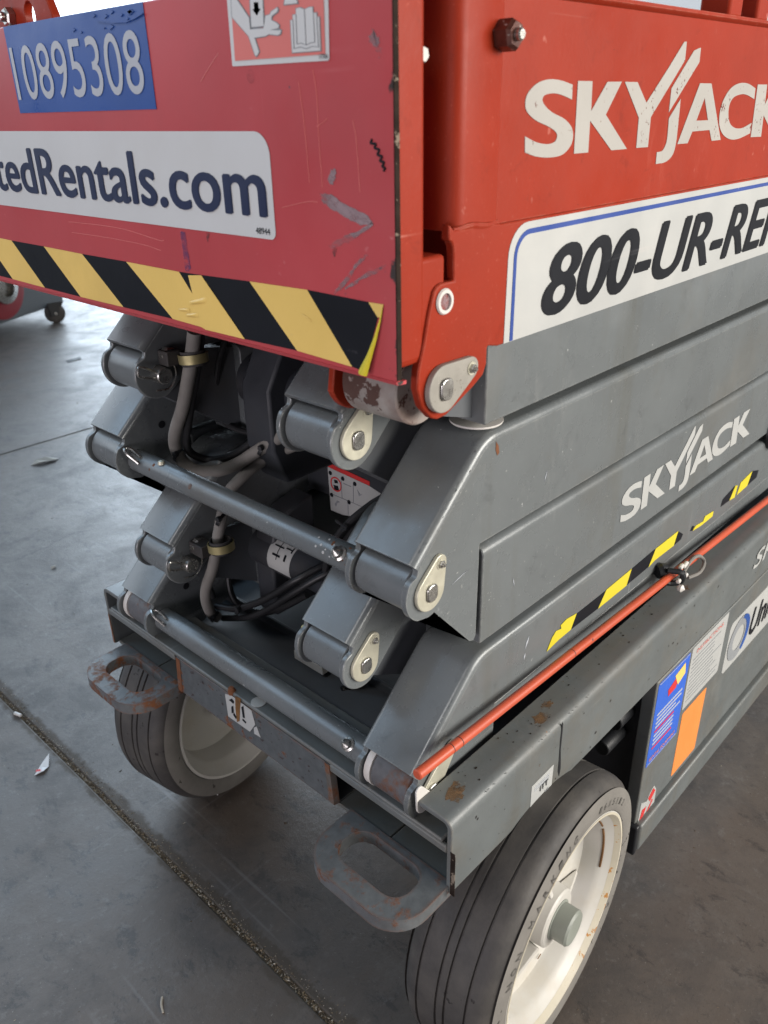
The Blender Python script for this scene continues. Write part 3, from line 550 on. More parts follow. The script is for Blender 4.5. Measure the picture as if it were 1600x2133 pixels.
# lettering and hazard tape on the right-hand arms
SKY = dict(
 S=[(0.1964,1.1838),(0.1788,1.1867),(0.1604,1.1876),(0.143,1.1848),(0.1301,1.1779),(0.1267,1.171),(0.1298,1.1641),(0.1427,1.1577),(0.1614,1.1528),(0.1731,1.1488),(0.1774,1.1449),(0.1742,1.1404),(0.1632,1.1389),(0.1461,1.141),(0.1287,1.146),(0.1299,1.1339),(0.1474,1.1299),(0.1684,1.1282),(0.1874,1.1294),(0.1998,1.1356),(0.2034,1.1431),(0.1997,1.1509),(0.187,1.1577),(0.1674,1.163),(0.1557,1.1682),(0.1512,1.1726),(0.1547,1.1761),(0.1672,1.1773),(0.1804,1.176),(0.197,1.1725)],
 K=[(0.2046,1.1867),(0.2287,1.1867),(0.2306,1.1631),(0.2549,1.1864),(0.2812,1.1867),(0.2573,1.1598),(0.304,1.1292),(0.2737,1.1293),(0.2304,1.1554),(0.2316,1.1293),(0.2072,1.1294)],
 Y=[(0.2869,1.1866),(0.3113,1.1865),(0.3336,1.1689),(0.3723,1.1997),(0.3995,1.2226),(0.4049,1.2228),(0.4063,1.2066),(0.3464,1.1561),(0.3475,1.1291),(0.323,1.1293),(0.3215,1.1561)],
 slash=[(0.4241,1.2155),(0.432,1.2174),(0.4395,1.2187),(0.4405,1.2057),(0.3846,1.1598),(0.3838,1.1814)],
 J=[(0.3863,1.1543),(0.4076,1.1719),(0.409,1.1566),(0.41,1.1317),(0.4055,1.1192),(0.3907,1.113),(0.3692,1.1122),(0.3686,1.1234),(0.3804,1.1243),(0.3868,1.1303),(0.388,1.1381)],
 A=[(0.4491,1.1864),(0.4778,1.1863),(0.5247,1.1293),(0.5,1.1293),(0.4902,1.1406),(0.4463,1.1403),(0.4383,1.1291),(0.4136,1.1292)],
 C=[(0.6032,1.1819),(0.579,1.1867),(0.5543,1.187),(0.5326,1.1823),(0.5172,1.1716),(0.5112,1.1585),(0.515,1.1451),(0.5292,1.1348),(0.5522,1.129),(0.577,1.1288),(0.6097,1.1336),(0.6091,1.1451),(0.5827,1.1402),(0.561,1.1408),(0.545,1.1456),(0.5361,1.1544),(0.5348,1.1654),(0.5435,1.1727),(0.5629,1.1757),(0.581,1.175),(0.605,1.1705)],
 K2=[(0.6086,1.186),(0.6382,1.186),(0.6416,1.1644),(0.6619,1.1859),(0.6962,1.1859),(0.6676,1.1602),(0.7226,1.1284),(0.6872,1.1287),(0.6437,1.1526),(0.6472,1.1286),(0.6137,1.1292)])
def curve2d(P, corners):
    out = []; n = len(P); c = sorted(corners)
    for a, b in zip(c, c[1:] + [c[0] + n]):
        seg = [(*P[i % n], 0) for i in range(a, b + 1)]
        out += [(q.x, q.y) for q in (spline(seg, 5) if len(seg) > 3 else [Vector(v) for v in seg])][:-1]
    return out
SKY['S'] = curve2d(SKY['S'], [0, 14, 15, 29]); SKY['C'] = curve2d(SKY['C'], [0, 10, 11, 20]); SKY['J'] = curve2d(SKY['J'], [0, 1, 6, 7])
AH = [(0.4657,1.1724),(0.4823,1.1506),(0.4525,1.1507)]
def wordmark(parent, y, mat, f):
    for k, P in SKY.items(): flat('letter', [f(p) for p in P], 'y', y, mat, parent, holes=[[f(p) for p in AH]] if k == 'A' else ())
SX0, SX1, SZ0 = min(p[0] for p in SKY['S']), SKY['K2'][4][0], 1.130
arms = [o for o in COL.objects if o.name.startswith('scissor_arm')]
def arm_at(z): return min((o for o in arms if True), key=lambda o: (abs(min(v.co.y for v in o.data.vertices) - .055) > .01, abs((max(v.co.z for v in o.data.vertices)) - z)))
AO2, AO1 = arm_at(.762), arm_at(.6255)
wordmark(AO2, .0542, 'decal_white', lambda p: (.414 + (p[0] - SX0) * (.838 - .414) / (SX1 - SX0), .6705 + (p[1] - SZ0) * .86))
tape = [(0.2556,0.5526),(0.2656,0.5682),(0.2745,0.5741),(0.2872,0.5713),(0.2848,0.5773),(0.2984,0.5801),(0.3234,0.5765),(0.3121,0.5567),(0.2819,0.5562)]
for P in (tape, [(0.3822,0.5546),(0.4004,0.5762),(0.471,0.578),(0.4612,0.5546)], [(0.5279,0.5553),(0.5444,0.5796),(0.6187,0.5797),(0.6099,0.5576),(0.5469,0.5588)], [(0.6774,0.5563),(0.687,0.5619),(0.716,0.5582),(0.7212,0.5658),(0.7552,0.5625),(0.7547,0.553),(0.7099,0.5529)], [(0.8216,0.5576),(0.8391,0.5792),(0.8494,0.5764),(0.8451,0.5551)], [(0.8538,0.556),(0.8629,0.5769),(0.912,0.5824),(0.8995,0.5581)]):
    flat('hazard_tape', P, 'y', .0541, 'decal_bright_yellow', AO1)
for P in ([(0.3132,0.5565),(0.3246,0.5752),(0.4007,0.5751),(0.3833,0.5547)], [(0.4624,0.5548),(0.4718,0.5773),(0.5423,0.5797),(0.5378,0.5674),(0.529,0.5558)], [(0.6113,0.5577),(0.6207,0.5782),(0.6402,0.5656),(0.6352,0.5583)], [(0.6685,0.5598),(0.6739,0.5663),(0.6828,0.5628),(0.6774,0.5563)], [(0.7862,0.5587),(0.7898,0.5712),(0.8363,0.5794),(0.8244,0.5574)], [(0.9014,0.5583),(0.9132,0.582),(0.9458,0.5732),(0.9424,0.5599)]):
    flat('hazard_tape', P, 'y', .0543, 'decal_black', AO1)
text('letter', 'SK', (.84, -.0004, .432), RX, UP, .10, .035, 'decal_white', bR, shear=.2, bold=.02)
AO3 = arm_at(.8865)
for (P, m_, pa) in (([(.1255, .8755), (.1300, .8700), (.1318, .8620), (.1285, .8600), (.1258, .8660)], 'rust_edge', AO3),): flat('paint_chip', P, 'y', .0545, m_, pa)
for (pa, x, z, dx, dz, wd) in ((AO3, .060, .742, .026, .006, .0004), (AO1, .212, .600, -.007, -.016, .0016), (AO1, .206, .578, -.002, -.009, .0014), (AO3, .22, .80, .004, .012, .0006), (AO2, .17, .70, .003, -.012, .0006)):
    L_ = math.hypot(dx, dz); nx, nz = -dz / L_ * wd, dx / L_ * wd
    flat('scratch', [(x, z), (x + dx * .4 + nx, z + dz * .4 + nz), (x + dx, z + dz), (x + dx * .5 - nx, z + dz * .5 - nz)], 'y', .0544, 'decal_silver', pa)

def specks(name, pts, mat, parent):
    "many tiny paint chips on one part, joined"
    V = []; F = []
    for (p, u, v, s) in pts:
        p, u, v = Vector(p), Vector(u).normalized(), Vector(v).normalized(); b = len(V); n = random.randint(4, 6); e = random.uniform(.5, 2.2); a0 = random.random() * 6
        V += [p + (u * math.cos(a0 + 6.283 * i / n) * e + v * math.sin(a0 + 6.283 * i / n)) * s * random.uniform(.5, 1.2) for i in range(n)]; F.append(tuple(range(b, b + n)))
    o = raw(name, V, F, mat, parent, smooth=0); o['kind'] = 'stuff'; return o
k_ = .93; sl = Vector((1, 0, k_)).normalized()
def slope_edge(pz, ztop, y0, n):
    out = []
    L = (ztop - pz - .0352) / k_
    for _ in range(n):
        s_ = random.random() ** .8 * L; a = random.uniform(15, 75); r = .0082
        base = Vector((PX - .0200 + s_, 0, pz + .0352 + s_ * k_)); nn = Vector((-k_, 0, 1)).normalized()
        out.append((base - nn * (r - r * math.sin(R(a))) * .98 + Vector((0, y0 + .008 - r * math.cos(R(a)), 0)), sl, Vector((0, -math.sin(R(a)), 0)) + nn * math.cos(R(a)), random.choice((.0003, .0004, .0006, .0011))))
    return out
specks('paint_chips', slope_edge(ZC, .8865, .055, 46) + [((random.uniform(.03, .16), .0547, random.uniform(.68, .86)), (1, 0, .2), (0, 0, 1), random.choice((.0003, .0004, .0005, .0009))) for _ in range(70)], 'chip_pale', AO3)
specks('paint_chips', slope_edge(ZA, .6255, .055, 26), 'chip_pale', AO1)
specks('paint_chips', [((random.uniform(.12, .40), .0547, random.uniform(.65, .755)), (.2, 0, 1), (1, 0, 0), random.choice((.0003, .0004, .0006, .0010))) for _ in range(60)], 'chip_pale', AO2)
specks('rust_chips', [((random.uniform(.0, .9), -.0004 + random.uniform(0, .003) * 0, random.uniform(.40, .485)), (1, 0, .3), (0, 0, 1), random.choice((.0004, .0006, .0009, .0016))) for _ in range(70)] + [((random.uniform(.0, .6), .0136 + random.uniform(0, .028), .5004), (1, 0, 0), (0, 1, 0), random.choice((.0005, .0008, .0014))) for _ in range(60)], 'bare_edge', bR)
specks('bright_scuffs', [((random.uniform(.0, .8), .0022, .4964), (1, 0, 0), (0, -1, 1), random.choice((.0005, .0009, .0013))) for _ in range(60)], 'chip_pale', bR)
specks('dark_scuffs', [((-.0008, random.uniform(.2, .505), random.uniform(.402, .456)), (0, 1, -.3), (0, .2, 1), random.choice((.0006, .0010, .0018, .0028))) for _ in range(90)], 'scuff_dark', fp)

# ---- tie tubes between the outer arms
for z_, r_ in ((ZC - .0045, .0150), (ZA, .0170)):
    tt = cyl('tie_tube', (PX, RO[1] + .0005, z_), (PX, LO[0] - .0005, z_), r_, 'grey_paint', LIFT, 40, .001)
    y = RO[1] + .028
    lathe('tube_bolt', (PX - r_ * .72, y, z_ + r_ * .62), (-.72, 0, .66), [(.0085, -.003), (.0085, .0015), (.006, .003), (.006, .008), (.0035, .010), (.0001, .0125)], 'steel', tt, 16)
    pipe('split_pin', [(PX - r_, LO[0] - .030, z_ + r_ * .5), (PX - r_ - .006, LO[0] - .014, z_ + r_ + .004), (PX - r_ - .003, LO[0] - .004, z_ + r_ + .008), (PX - r_ + .004, LO[0] - .008, z_ + r_ + .006), (PX - r_ * .6, LO[0] - .026, z_ + r_ * .9)], .0022, 'steel', tt, 8)
    if z_ > .6:
        lathe('weld_spot', (PX - .004, .235 + .27, z_ + r_), (0, 0, 1), [(.0001, .004), (.004, .003), (.005, -.001)], 'zinc', tt, 10)
        for (yy, aa, s) in ((.43, 150, .0035), (.515, 130, .0022), (.52, 160, .0018)):
            lathe('paint_chip', (PX + r_ * math.cos(R(aa)), yy, z_ + r_ * math.sin(R(aa))), (math.cos(R(aa)), 0, math.sin(R(aa))), [(.0001, .0004), (s, .0002), (s * 1.1, -.0006)], 'rust_edge', tt, 9)
        for k in range(26):
            aa = random.gauss(140, 22); yy = y + random.gauss(.006, .014); s = random.uniform(.0007, .0022)
            lathe('paint_chip', (PX + r_ * math.cos(R(aa)), yy, z_ + r_ * math.sin(R(aa))), (math.cos(R(aa)), 0, math.sin(R(aa))), [(.0001, .0004), (s, .0002), (s * 1.1, -.0006)], 'decal_white' if k % 3 else 'rust_edge', tt, 7)

# ---- inside the stack: cross tubes, brackets, bulkhead, hoses
box('bulkhead', .2495, .2555, .232, .484, .655, .985, 'inner_shade', LIFT, bevel=0)
ct = cyl('cross_tube', (.155, .236, .596), (.155, .484, .596), .0300, 'inner_shade', LIFT, 40)
V = []; F = []
for i in range(13):
    a = R(84 + 118 * i / 12)
    for yy in (.392, .440): V.append((.155 + .0304 * math.cos(a), yy, .596 + .0304 * math.sin(a)))
for i in range(12): F.append((2 * i, 2 * i + 1, 2 * i + 3, 2 * i + 2))
tl = raw('tube_label', V, F, 'decal_white', ct)
def on_tube(name, a0, a1, y0, y1, mat):
    V = []; F = []
    for i in range(7):
        a = R(a0 + (a1 - a0) * i / 6)
        for yy in (y0, y1): V.append((.155 + .0308 * math.cos(a), yy, .596 + .0308 * math.sin(a)))
    for i in range(6): F.append((2 * i, 2 * i + 1, 2 * i + 3, 2 * i + 2))
    raw(name, V, F, mat, tl)
on_tube('print', 95, 165, .4200, .4215, 'decal_black'); on_tube('print', 104, 112, .416, .432, 'decal_black'); on_tube('print', 126, 130, .413, .432, 'decal_black'); on_tube('print', 150, 156, .414, .430, 'decal_black'); on_tube('print', 122, 126, .396, .410, 'decal_black'); on_tube('print', 116, 132, .3955, .3980, 'decal_black'); on_tube('print', 142, 160, .402, .406, 'decal_black')
prism('cylinder_bracket', [(.13, .50), (.215, .50), (.215, .67), (.17, .66), (.14, .64), (.13, .60)], 'y', .435, .475, 'inner_shade', LIFT, bevel=.004)
prism('cylinder_bracket', [(.13, .73), (.25, .73), (.26, .93), (.15, .93), (.11, .86), (.11, .78)], 'y', .385, .440, 'inner_shade', LIFT, bevel=.004)
cyl('cross_tube', (.17, .236, .845), (.17, .484, .845), .036, 'inner_shade', LIFT, 40)
prism('nylon_block', [(.12, .452), (.15, .452), (.15, .466), (.12, .466)], 'y', .33, .39, 'nylon', LIFT)
# pictogram sheet on the bulkhead
IL = prism('instruction_sheet', [(0.4381,0.7009),(0.3531,0.6953),(0.3256,0.6889),(0.3272,0.6295),(0.3707,0.6395),(0.4111,0.6309),(0.4359,0.6308)], 'x', .2488, .2494, 'decal_white', LIFT, smooth=0)
flat('print', [(0.437,0.7015),(0.3521,0.696),(0.3519,0.7027),(0.4355,0.7088)], 'x', .2483, 'decal_red', IL)
sq = [(0.4214,0.6776)][0]
lathe('print', (.2486, sq[0], sq[1]), (-1, 0, 0), [(.0095, 0), (.0118, 0), (.0118, .0003), (.0095, .0003)], 'decal_red', IL, 28, closed=True)
for P in ([(0.425,0.6842),(0.4178,0.6848),(0.4171,0.6804),(0.4243,0.679)], [(0.4266,0.6752),(0.4174,0.6764),(0.4158,0.6692),(0.4251,0.6679)]): flat('print', P, 'x', .2482, 'decal_black', IL)
for q in [(0.4325,0.6928),(0.4064,0.6912),(0.3819,0.6901),(0.432,0.6572),(0.3955,0.6568)]: lathe('print', (.2486, q[0], q[1]), (-1, 0, 0), [(.0001, .0003), (.0035, .0003), (.0035, 0)], 'decal_black', IL, 12)
for P in ([(0.4104,0.6908),(0.4094,0.6911),(0.4094,0.6587),(0.4104,0.6584)], [(0.4329,0.6593),(0.3536,0.6579),(0.3536,0.6571),(0.4329,0.6584)], [(0.3858,0.6904),(0.3848,0.6907),(0.3855,0.6592),(0.3865,0.6589)], [(0.3985,0.6559),(0.3975,0.6562),(0.3978,0.6325),(0.3989,0.6322)], [(0.4058,0.6845),(0.3901,0.6839),(0.3901,0.6827),(0.4059,0.6833)], [(0.3775,0.6824),(0.372,0.6765),(0.3671,0.678),(0.3741,0.6728)], [(0.4267,0.6438),(0.4211,0.6511),(0.415,0.6507),(0.4213,0.6471),(0.4238,0.6407)]): flat('print', P, 'x', .2483, 'decal_grey', IL)
def hx(pts, x): return [(x if not isinstance(x, (list, tuple)) else x[i], y, z) for i, (y, z) in enumerate(pts)]
pipe('hose', [(0.05,0.4372,0.9394),(0.05,0.448,0.9117),(0.05,0.4639,0.876),(0.05,0.4858,0.8339),(0.055,0.5172,0.7956),(0.06,0.5331,0.7696),(0.065,0.5321,0.7472),(0.075,0.5184,0.7314),(0.09,0.494,0.7304),(0.1,0.4563,0.7476),(0.11,0.4195,0.7736),(0.12,0.3902,0.7947),(0.13,0.3579,0.8159)], .0085, 'hose_sleeve', LIFT, 14)
pipe('hose', [(0.062,0.4423,0.9363),(0.062,0.4573,0.8926),(0.062,0.4761,0.8519),(0.065,0.5009,0.8067),(0.07,0.5199,0.7734),(0.08,0.5258,0.7513),(0.1,0.5115,0.7395),(0.11,0.4677,0.7573),(0.12,0.4247,0.7893)], .0055, 'cable_black', LIFT, 12)
pipe('hose', [(0.14,0.3722,0.7867),(0.13,0.4054,0.7677),(0.12,0.4357,0.7468),(0.1,0.449,0.7287),(0.08,0.4529,0.7119),(0.065,0.4519,0.682),(0.055,0.4541,0.6487),(0.05,0.4634,0.6098),(0.05,0.4874,0.5674),(0.055,0.5017,0.5363),(0.07,0.5167,0.4989),(0.08,0.5145,0.4871)], .0078, 'hose_sleeve', LIFT, 14)
pipe('hose', [(0.08,0.5141,0.5088),(0.085,0.4748,0.5183),(0.09,0.433,0.5422),(0.095,0.3928,0.5727),(0.1,0.3549,0.6058),(0.12,0.3376,0.62),(0.15,0.322,0.6314),(0.18,0.3156,0.632)], .0052, 'cable_black', LIFT, 12)
pipe('hose', [(0.09,0.5173,0.4799),(0.09,0.4543,0.5098),(0.095,0.407,0.5429),(0.1,0.3569,0.5869),(0.12,0.3188,0.6201),(0.15,0.3038,0.6287),(0.18,0.2974,0.6314)], .0048, 'cable_black', LIFT, 12)
for off in (0, 1, 2):
    d_ = off * 9
    pipe('cable', hx([(0.2118,0.7652),(0.2424,0.7411),(0.2772,0.7072),(0.3041,0.6681),(0.3182,0.6232),(0.3281,0.5662),(0.3366,0.5067),(0.3438,0.4658),(0.3296,0.4416),(0.3023,0.4372),(0.2783,0.4568),(0.2547,0.4864)], [.13 + .006 * off + .004 * math.sin(i * 1.3 + off) for i in range(12)]), .0048, 'cable_black', LIFT, 10)
pipe('cable_tie', hx([(0.2825,0.7099),(0.2875,0.7122),(0.2765,0.7092),(0.269,0.7078),(0.2779,0.7007)], .122), .0018, 'black_part', LIFT, 6); pipe('cable_tie', hx([(0.2933,0.4503),(0.2899,0.4437),(0.2943,0.4346)], .122), .003, 'black_part', LIFT, 6)
for P_, r_, m_ in (([(0.12,0.4752,0.9107),(0.12,0.4976,0.8721),(0.12,0.5121,0.8229),(0.13,0.5105,0.7861),(0.14,0.4715,0.7787),(0.15,0.4205,0.7984)], .0045, 'cable_black'), ([(0.14,0.5188,0.6147),(0.13,0.5379,0.5625),(0.12,0.535,0.517),(0.12,0.5131,0.4896),(0.13,0.455,0.4987),(0.15,0.3871,0.5473)], .0050, 'cable_black'), ([(0.09,0.5361,0.5091),(0.085,0.5381,0.5446),(0.08,0.5155,0.6005),(0.08,0.4859,0.6422)], .0045, 'cable_black'), ([(0.16,0.4551,0.7768),(0.16,0.4019,0.81),(0.17,0.3818,0.8444),(0.18,0.3857,0.8729)], .0060, 'hose_sleeve'), ([(0.14,0.2217,0.7427),(0.14,0.2479,0.7244),(0.14,0.2768,0.6945),(0.14,0.3047,0.653),(0.14,0.3223,0.6096)], .0042, 'cable_black')):
    pipe('cable', P_, r_, m_, LIFT, 10)
for q_ in [(0.062,0.5308,0.7535),(0.062,0.4477,0.6831),(0.075,0.514,0.4925),(0.112,0.4084,0.7792),(0.086,0.464,0.5225)]: lathe('cable_tie', q_, (.35, -.75, -.5), [(.0086, -.0022), (.0102, -.0022), (.0102, .0022), (.0086, .0022)], 'black_part', LIFT, 20, closed=True); hexnut('cable_tie_head', (q_[0] - .006, q_[1] - .006, q_[2] + .006), (q_[0] - .012, q_[1] - .008, q_[2] + .006), .004, 'black_part', LIFT)
# P-clamps holding the hoses on the left inner arms
for (bx, bz, hy, hz) in ((.036, .906, .451, .905), (.041, .641, .442, .649)):
    yb = LI[0]; cl = empty('hose_clamp'); cl.parent = LIFT
    hexnut('clamp_bolt', (bx, yb - .0045, bz), (bx, yb - .013, bz), .0115, 'steel', cl); cyl('clamp_bolt_tip', (bx, yb - .012, bz), (bx, yb - .016, bz), .006, 'steel', cl, 20)
    for hh, (wd, rr, mt_) in enumerate(((.0055, .0165, 'brass'), (.0090, .0135, 'rubber'))):
        lathe('clamp_cushion' if hh else 'clamp_band', (.053, hy, hz), (0, .1, 1), [(rr, -wd), (rr + .0016, -wd), (rr + .0016, wd), (rr, wd)], mt_, cl, 36, closed=True)
    box('clamp_tongue', bx - .010, bx + .012, hy + .015, yb - .0005, bz - .010, bz + .008, 'rubber', cl)

# ---- red safety rod and its pin
rd = cyl('safety_rod', (-.0165, .0345, .5575), (.985, .0345, .512), .0060, 'rod_red', LIFT, 24)
for q in (.055, .07, .30): lathe('ring_mark', (-.0165 + q, .0345, .5575 - q * .0454), (1, 0, -.0454), [(.0061, 0), (.0063, .0005), (.0061, .001)], 'black_part', rd, 24)
qx, qy, qz = .565, .0300, .5330
pipe('latch_cord', [(qx - .010, qy + .006, qz + .012), (qx, qy - .012, qz + .010), (qx + .006, qy - .010, qz - .008), (qx - .004, qy + .004, qz - .012), (qx - .012, qy + .010, qz)], .0045, 'black_part', rd, 8)
lathe('latch_grip', (qx - .012, qy + .022, qz + .004), (.8, -.5, .1), [(.0001, 0), (.011, .001), (.013, .008), (.009, .018), (.0001, .02)], 'black_part', rd, 14)
pipe('latch_ring', [(qx + .012, qy - .010, qz + .006), (qx + .045, qy - .006, qz + .010), (qx + .080, qy - .004, qz + .002), (qx + .085, qy - .012, qz - .008), (qx + .05, qy - .020, qz - .008), (qx + .016, qy - .016, qz - .004)], .0028, 'hose_sleeve', rd, 8)
for (dx, dy, dz, L_) in ((.016, -.006, .010, .016), (.004, -.016, .004, .006), (-.010, -.012, -.002, .007), (.0, -.008, .016, .010)): cyl('latch_sleeve', (qx + dx, qy + dy, qz + dz), (qx + dx + L_, qy + dy + .001, qz + dz + .002), .0034, 'nylon', rd, 10)
lathe('latch_ball', (qx - .006, qy - .016, qz - .012), (0, -1, 0), [(.0001, -.006), (.005, -.003), (.006, .002), (.0001, .007)], 'nylon', rd, 12)

# ---- platform
PF = LIFT; XF = -.0355
fpn = box('front_panel', XF, XF + .004, .0365, .86, .9775, 1.2535, 'red_cool_lit', LIFT, bevel=.0012)
sheet('panel_bottom_lip', [(XF + .0, .9775), (XF + .0015, .9745), (XF + .012, .9735)], -.003, 'y', .0385, .86, 'red_cool_lit', fpn)
raw('bare_edge', [(XF - .0004, .0362, .979), (XF + .0044, .0362, .979), (XF + .0044, .0362, 1.2530), (XF - .0004, .0362, 1.2530), (XF - .0004, .0374, 1.2530), (XF - .0004, .0374, .979)], [(0, 1, 2, 3), (0, 3, 4, 5)], 'bare_edge', fpn, smooth=0)
box('recess_plate', .003, .16, .100, .105, .985, 1.6, 'red_paint', LIFT, bevel=0)
post = box('corner_post', XF + .0045, .0025, .0410, .085, .9860, 1.60, 'red_paint', LIFT, bevel=.005, seg=3)
box('post_foot', XF + .0045, .0275, .0415, .090, .9850, 1.066, 'red_paint', post, bevel=.004, seg=3)
# pressed side panel with its rounded front column
colp = [(.034, .115), (.034, .060)] + [(.034 + .014 - .014 * math.cos(R(a)), .060 - .020 * math.sin(R(a))) for a in range(10, 91, 10)] + [(.0895, .040), (.0915, .0408), (.0935, .0425), (1.75, .0425)]
sp = sheet('side_panel', colp, -.004, 'z', 1.0815, 1.2480, 'red_paint', LIFT)
sheet('column', colp[:-1] + [(.0945, .0425)], -.004, 'z', 1.2481, 1.55, 'red_paint', sp)
sheet('panel_top_lip', [(.0425, 1.2435), (.0395, 1.2450), (.0375, 1.2470), (.0375, 1.2500), (.075, 1.2505)], .003, 'x', .096, 1.75, 'red_paint', sp)
skp = [(.0275, 1.0880), (.034, 1.0830), (.088, 1.0830), (.096, 1.0815), (1.75, 1.0815), (1.75, .9785), (.0985, .9785)] + [(0.084,0.9818),(0.0828,0.9791),(0.0829,0.9662),(0.0785,0.9572),(0.065,0.9496),(0.0275,0.9333),(0.016,0.9326),(0.0084,0.9356),(-0.0039,0.9482),(-0.0099,0.9652),(-0.0087,0.9797),(-0.0012,1.0026),(0.0045,1.025),(0.0102,1.0401),(0.0137,1.0432),(0.0189,1.045),(0.0352,1.0444)] + [(.0345, 1.0500), (.0335, 1.0700), (.0310, 1.0745), (.0275, 1.0760)]
sk = prism('side_skirt', skp, 'y', .0385, .0470, 'red_paint', LIFT, bevel=.0015)
pipe('weld_seam', [(.036, .0425, 1.0815), (.055, .0405, 1.0840), (.075, .0405, 1.0820), (.094, .0430, 1.0825)], .0030, 'red_paint', sk, 8)
hole = [(0.0222,1.0303)][0]
lathe('nylon_bush', (hole[0], .0378, hole[1]), (0, -1, 0), [(.0068, -.003), (.0068, .0016), (.0095, .0016), (.0105, 0)], 'nylon', sk, 28)
lathe('bush_hole', (hole[0], .0382, hole[1]), (0, -1, 0), [(.0001, 0), (.0068, .0002)], 'scuff', sk, 28)
lathe('nylon_washer', (hole[0] - .010, .0480, hole[1] + .002), (0, 1, 0), [(.0001, 0), (.016, 0), (.016, .003), (.0001, .003)], 'nylon', sk, 28)
prism('inner_ear', [(x, z) for x, z in arc(PX, ZE - .007, .0350, 200, 340, 12)] + [(.06, 1.0), (0, 1.0)], 'y', .1395, .1470, 'red_paint', LIFT, bevel=.0012)
pin_plate(sk, .0385, .9600, 16, .036, .0205, .0098, 'zinc_speckled', .006, .0185)
box('deck', .0285, 1.75, .0475, .67, .9880, 1.0, 'red_paint', LIFT, bevel=0); box('deck_lower_plate', XF + .005, .028, .0870, .67, .9840, .9870, 'red_cool_lit', LIFT, bevel=0)
nt = hexnut('side_nut', (.0865, .0392, 1.2155), (.0865, .0250, 1.2155), .0110, 'nut_dark', sp); cyl('stud', (.0865, .0260, 1.2155), (.0865, .0200, 1.2155), .0045, 'steel', nt, 20)
lathe('side_nut', (.0170, .085, 1.2025), (0, -1, 0), [(.0001, .030), (.005, .030), (.0062, .026), (.0062, 0)], 'nylon', post, 6)
wordmark(sp, .0420, 'decal_white_worn', lambda p: p)
# phone-number sticker
st = flat('phone_sticker', [(.1065, .9790), (1.4, .9790), (1.4, 1.0795), (.135, 1.0795)] + arc(.135, 1.0520, .0275, 90, 180, 8)[1:] , 'y', .0380, 'decal_white', sk)
flat('blue_border', [(1.4, 1.0735), (.138, 1.0735)] + arc(.138, 1.0510, .0225, 90, 180, 8)[1:] + [(.1150, .9795), (.1198, .9795), (.1198, 1.0510)] + arc(.138, 1.0510, .0182, 180, 90, 8)[1:] + [(1.4, 1.0692)], 'y', .0376, 'decal_blue_line', st)
text('letter', '800-UR-RENTS', (.163, .0385, .9905), RX, UP, .757, .0640, 'decal_black', st, shear=.24, bold=.030, lift=.0013)
# stickers on the front panel (facing -x, text runs towards -y)
FR = (0, -1, 0)
bp = flat('number_sticker', [(.5905, 1.2533), (.3225, 1.2533), (.3225, 1.1722), (.5905, 1.1722)], 'x', XF - .0006, 'decal_blue', fpn)
text('digits', '10895308', (XF - .0004, .5860, 1.1845), FR, UP, .251, .0500, 'decal_silver', bp, spacing=1.02)
for _ in range(16):
    yy = random.gauss(.36, .05); zz = 1.250 - abs(random.gauss(0, .006)); s = random.uniform(.002, .006)
    if .325 < yy < .58: flat('torn_film', [(yy - s, zz), (yy - s * .2, zz + s * .35), (yy + s, zz + s * .1), (yy + s * .3, zz - s * .4)], 'x', XF - .0016, 'decal_blue', bp, th=.0008)
sheet('peeled_film', [(.3225, 1.245), (.335, 1.2425), (.350, 1.2408), (.372, 1.2418), (.40, 1.2450)], .0006, 'x', XF - .0022, XF - .0007, 'decal_blue', bp)
wp = flat('web_sticker', [(.84, 1.1545), (.1885, 1.1545)] + [(.1885 - .018 * math.sin(R(a)), 1.1365 + .018 * math.cos(R(a))) for a in range(10, 91, 10)] + [(.1705 + .006 - .006 * math.cos(R(a)), 1.0790 - .006 * math.sin(R(a))) for a in range(0, 91, 15)] + [(.84, 1.0725)], 'x', XF - .0006, 'decal_white_lit', fpn)
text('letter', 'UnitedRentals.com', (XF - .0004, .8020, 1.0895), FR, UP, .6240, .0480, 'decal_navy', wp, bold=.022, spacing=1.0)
text('letter', '48944', (XF - .0004, .1955, 1.0765), FR, UP, .0185, .0052, 'decal_black', wp)
# hazard tape
yel = [[(0.7172,1.0318),(0.6832,1.0314),(0.6169,0.9818),(0.7046,0.9824),(0.7322,1.0036)], [(0.5979,1.0317),(0.5075,1.0313),(0.4359,0.9825),(0.5293,0.9818)], [(0.4155,1.032),(0.32,1.0318),(0.2709,0.9817),(0.2902,0.982),(0.2956,0.9826),(0.3422,0.9834)], [(0.2111,1.0351),(0.1355,1.0369),(0.086,0.9813),(0.1534,0.9832)], [(0.0657,1.036),(0.0498,1.0363),(0.053,1.0264),(0.0561,1.0256)]]
blk = [[(0.7322,1.0036),(0.7046,0.9824),(0.7436,0.9823)], [(0.6832,1.0314),(0.5979,1.0317),(0.5293,0.9818),(0.6169,0.9818)], [(0.5075,1.0313),(0.4155,1.032),(0.3422,0.9834),(0.4359,0.9825)], [(0.32,1.0318),(0.283,1.0327),(0.2254,0.9817),(0.2709,0.9817)], [(0.283,1.0327),(0.2111,1.0351),(0.1534,0.9832),(0.2254,0.9817)], [(0.1355,1.0369),(0.0657,1.036),(0.0561,1.0256),(0.0652,1.0002),(0.0767,0.9806),(0.086,0.9813)]]
for P in yel: flat('hazard_tape', P, 'x', XF - .0007, 'decal_yellow', fpn)
for P in blk: flat('hazard_tape', P, 'x', XF - .0006, 'decal_black', fpn)
tp_ = flat('hazard_tape', [(0.3044,1.0304),(0.283,1.0327),(0.2254,0.9817),(0.2864,0.9812),(0.2909,0.9824),(0.2981,1.0008)], 'x', XF - .0013, 'decal_yellow', fpn)
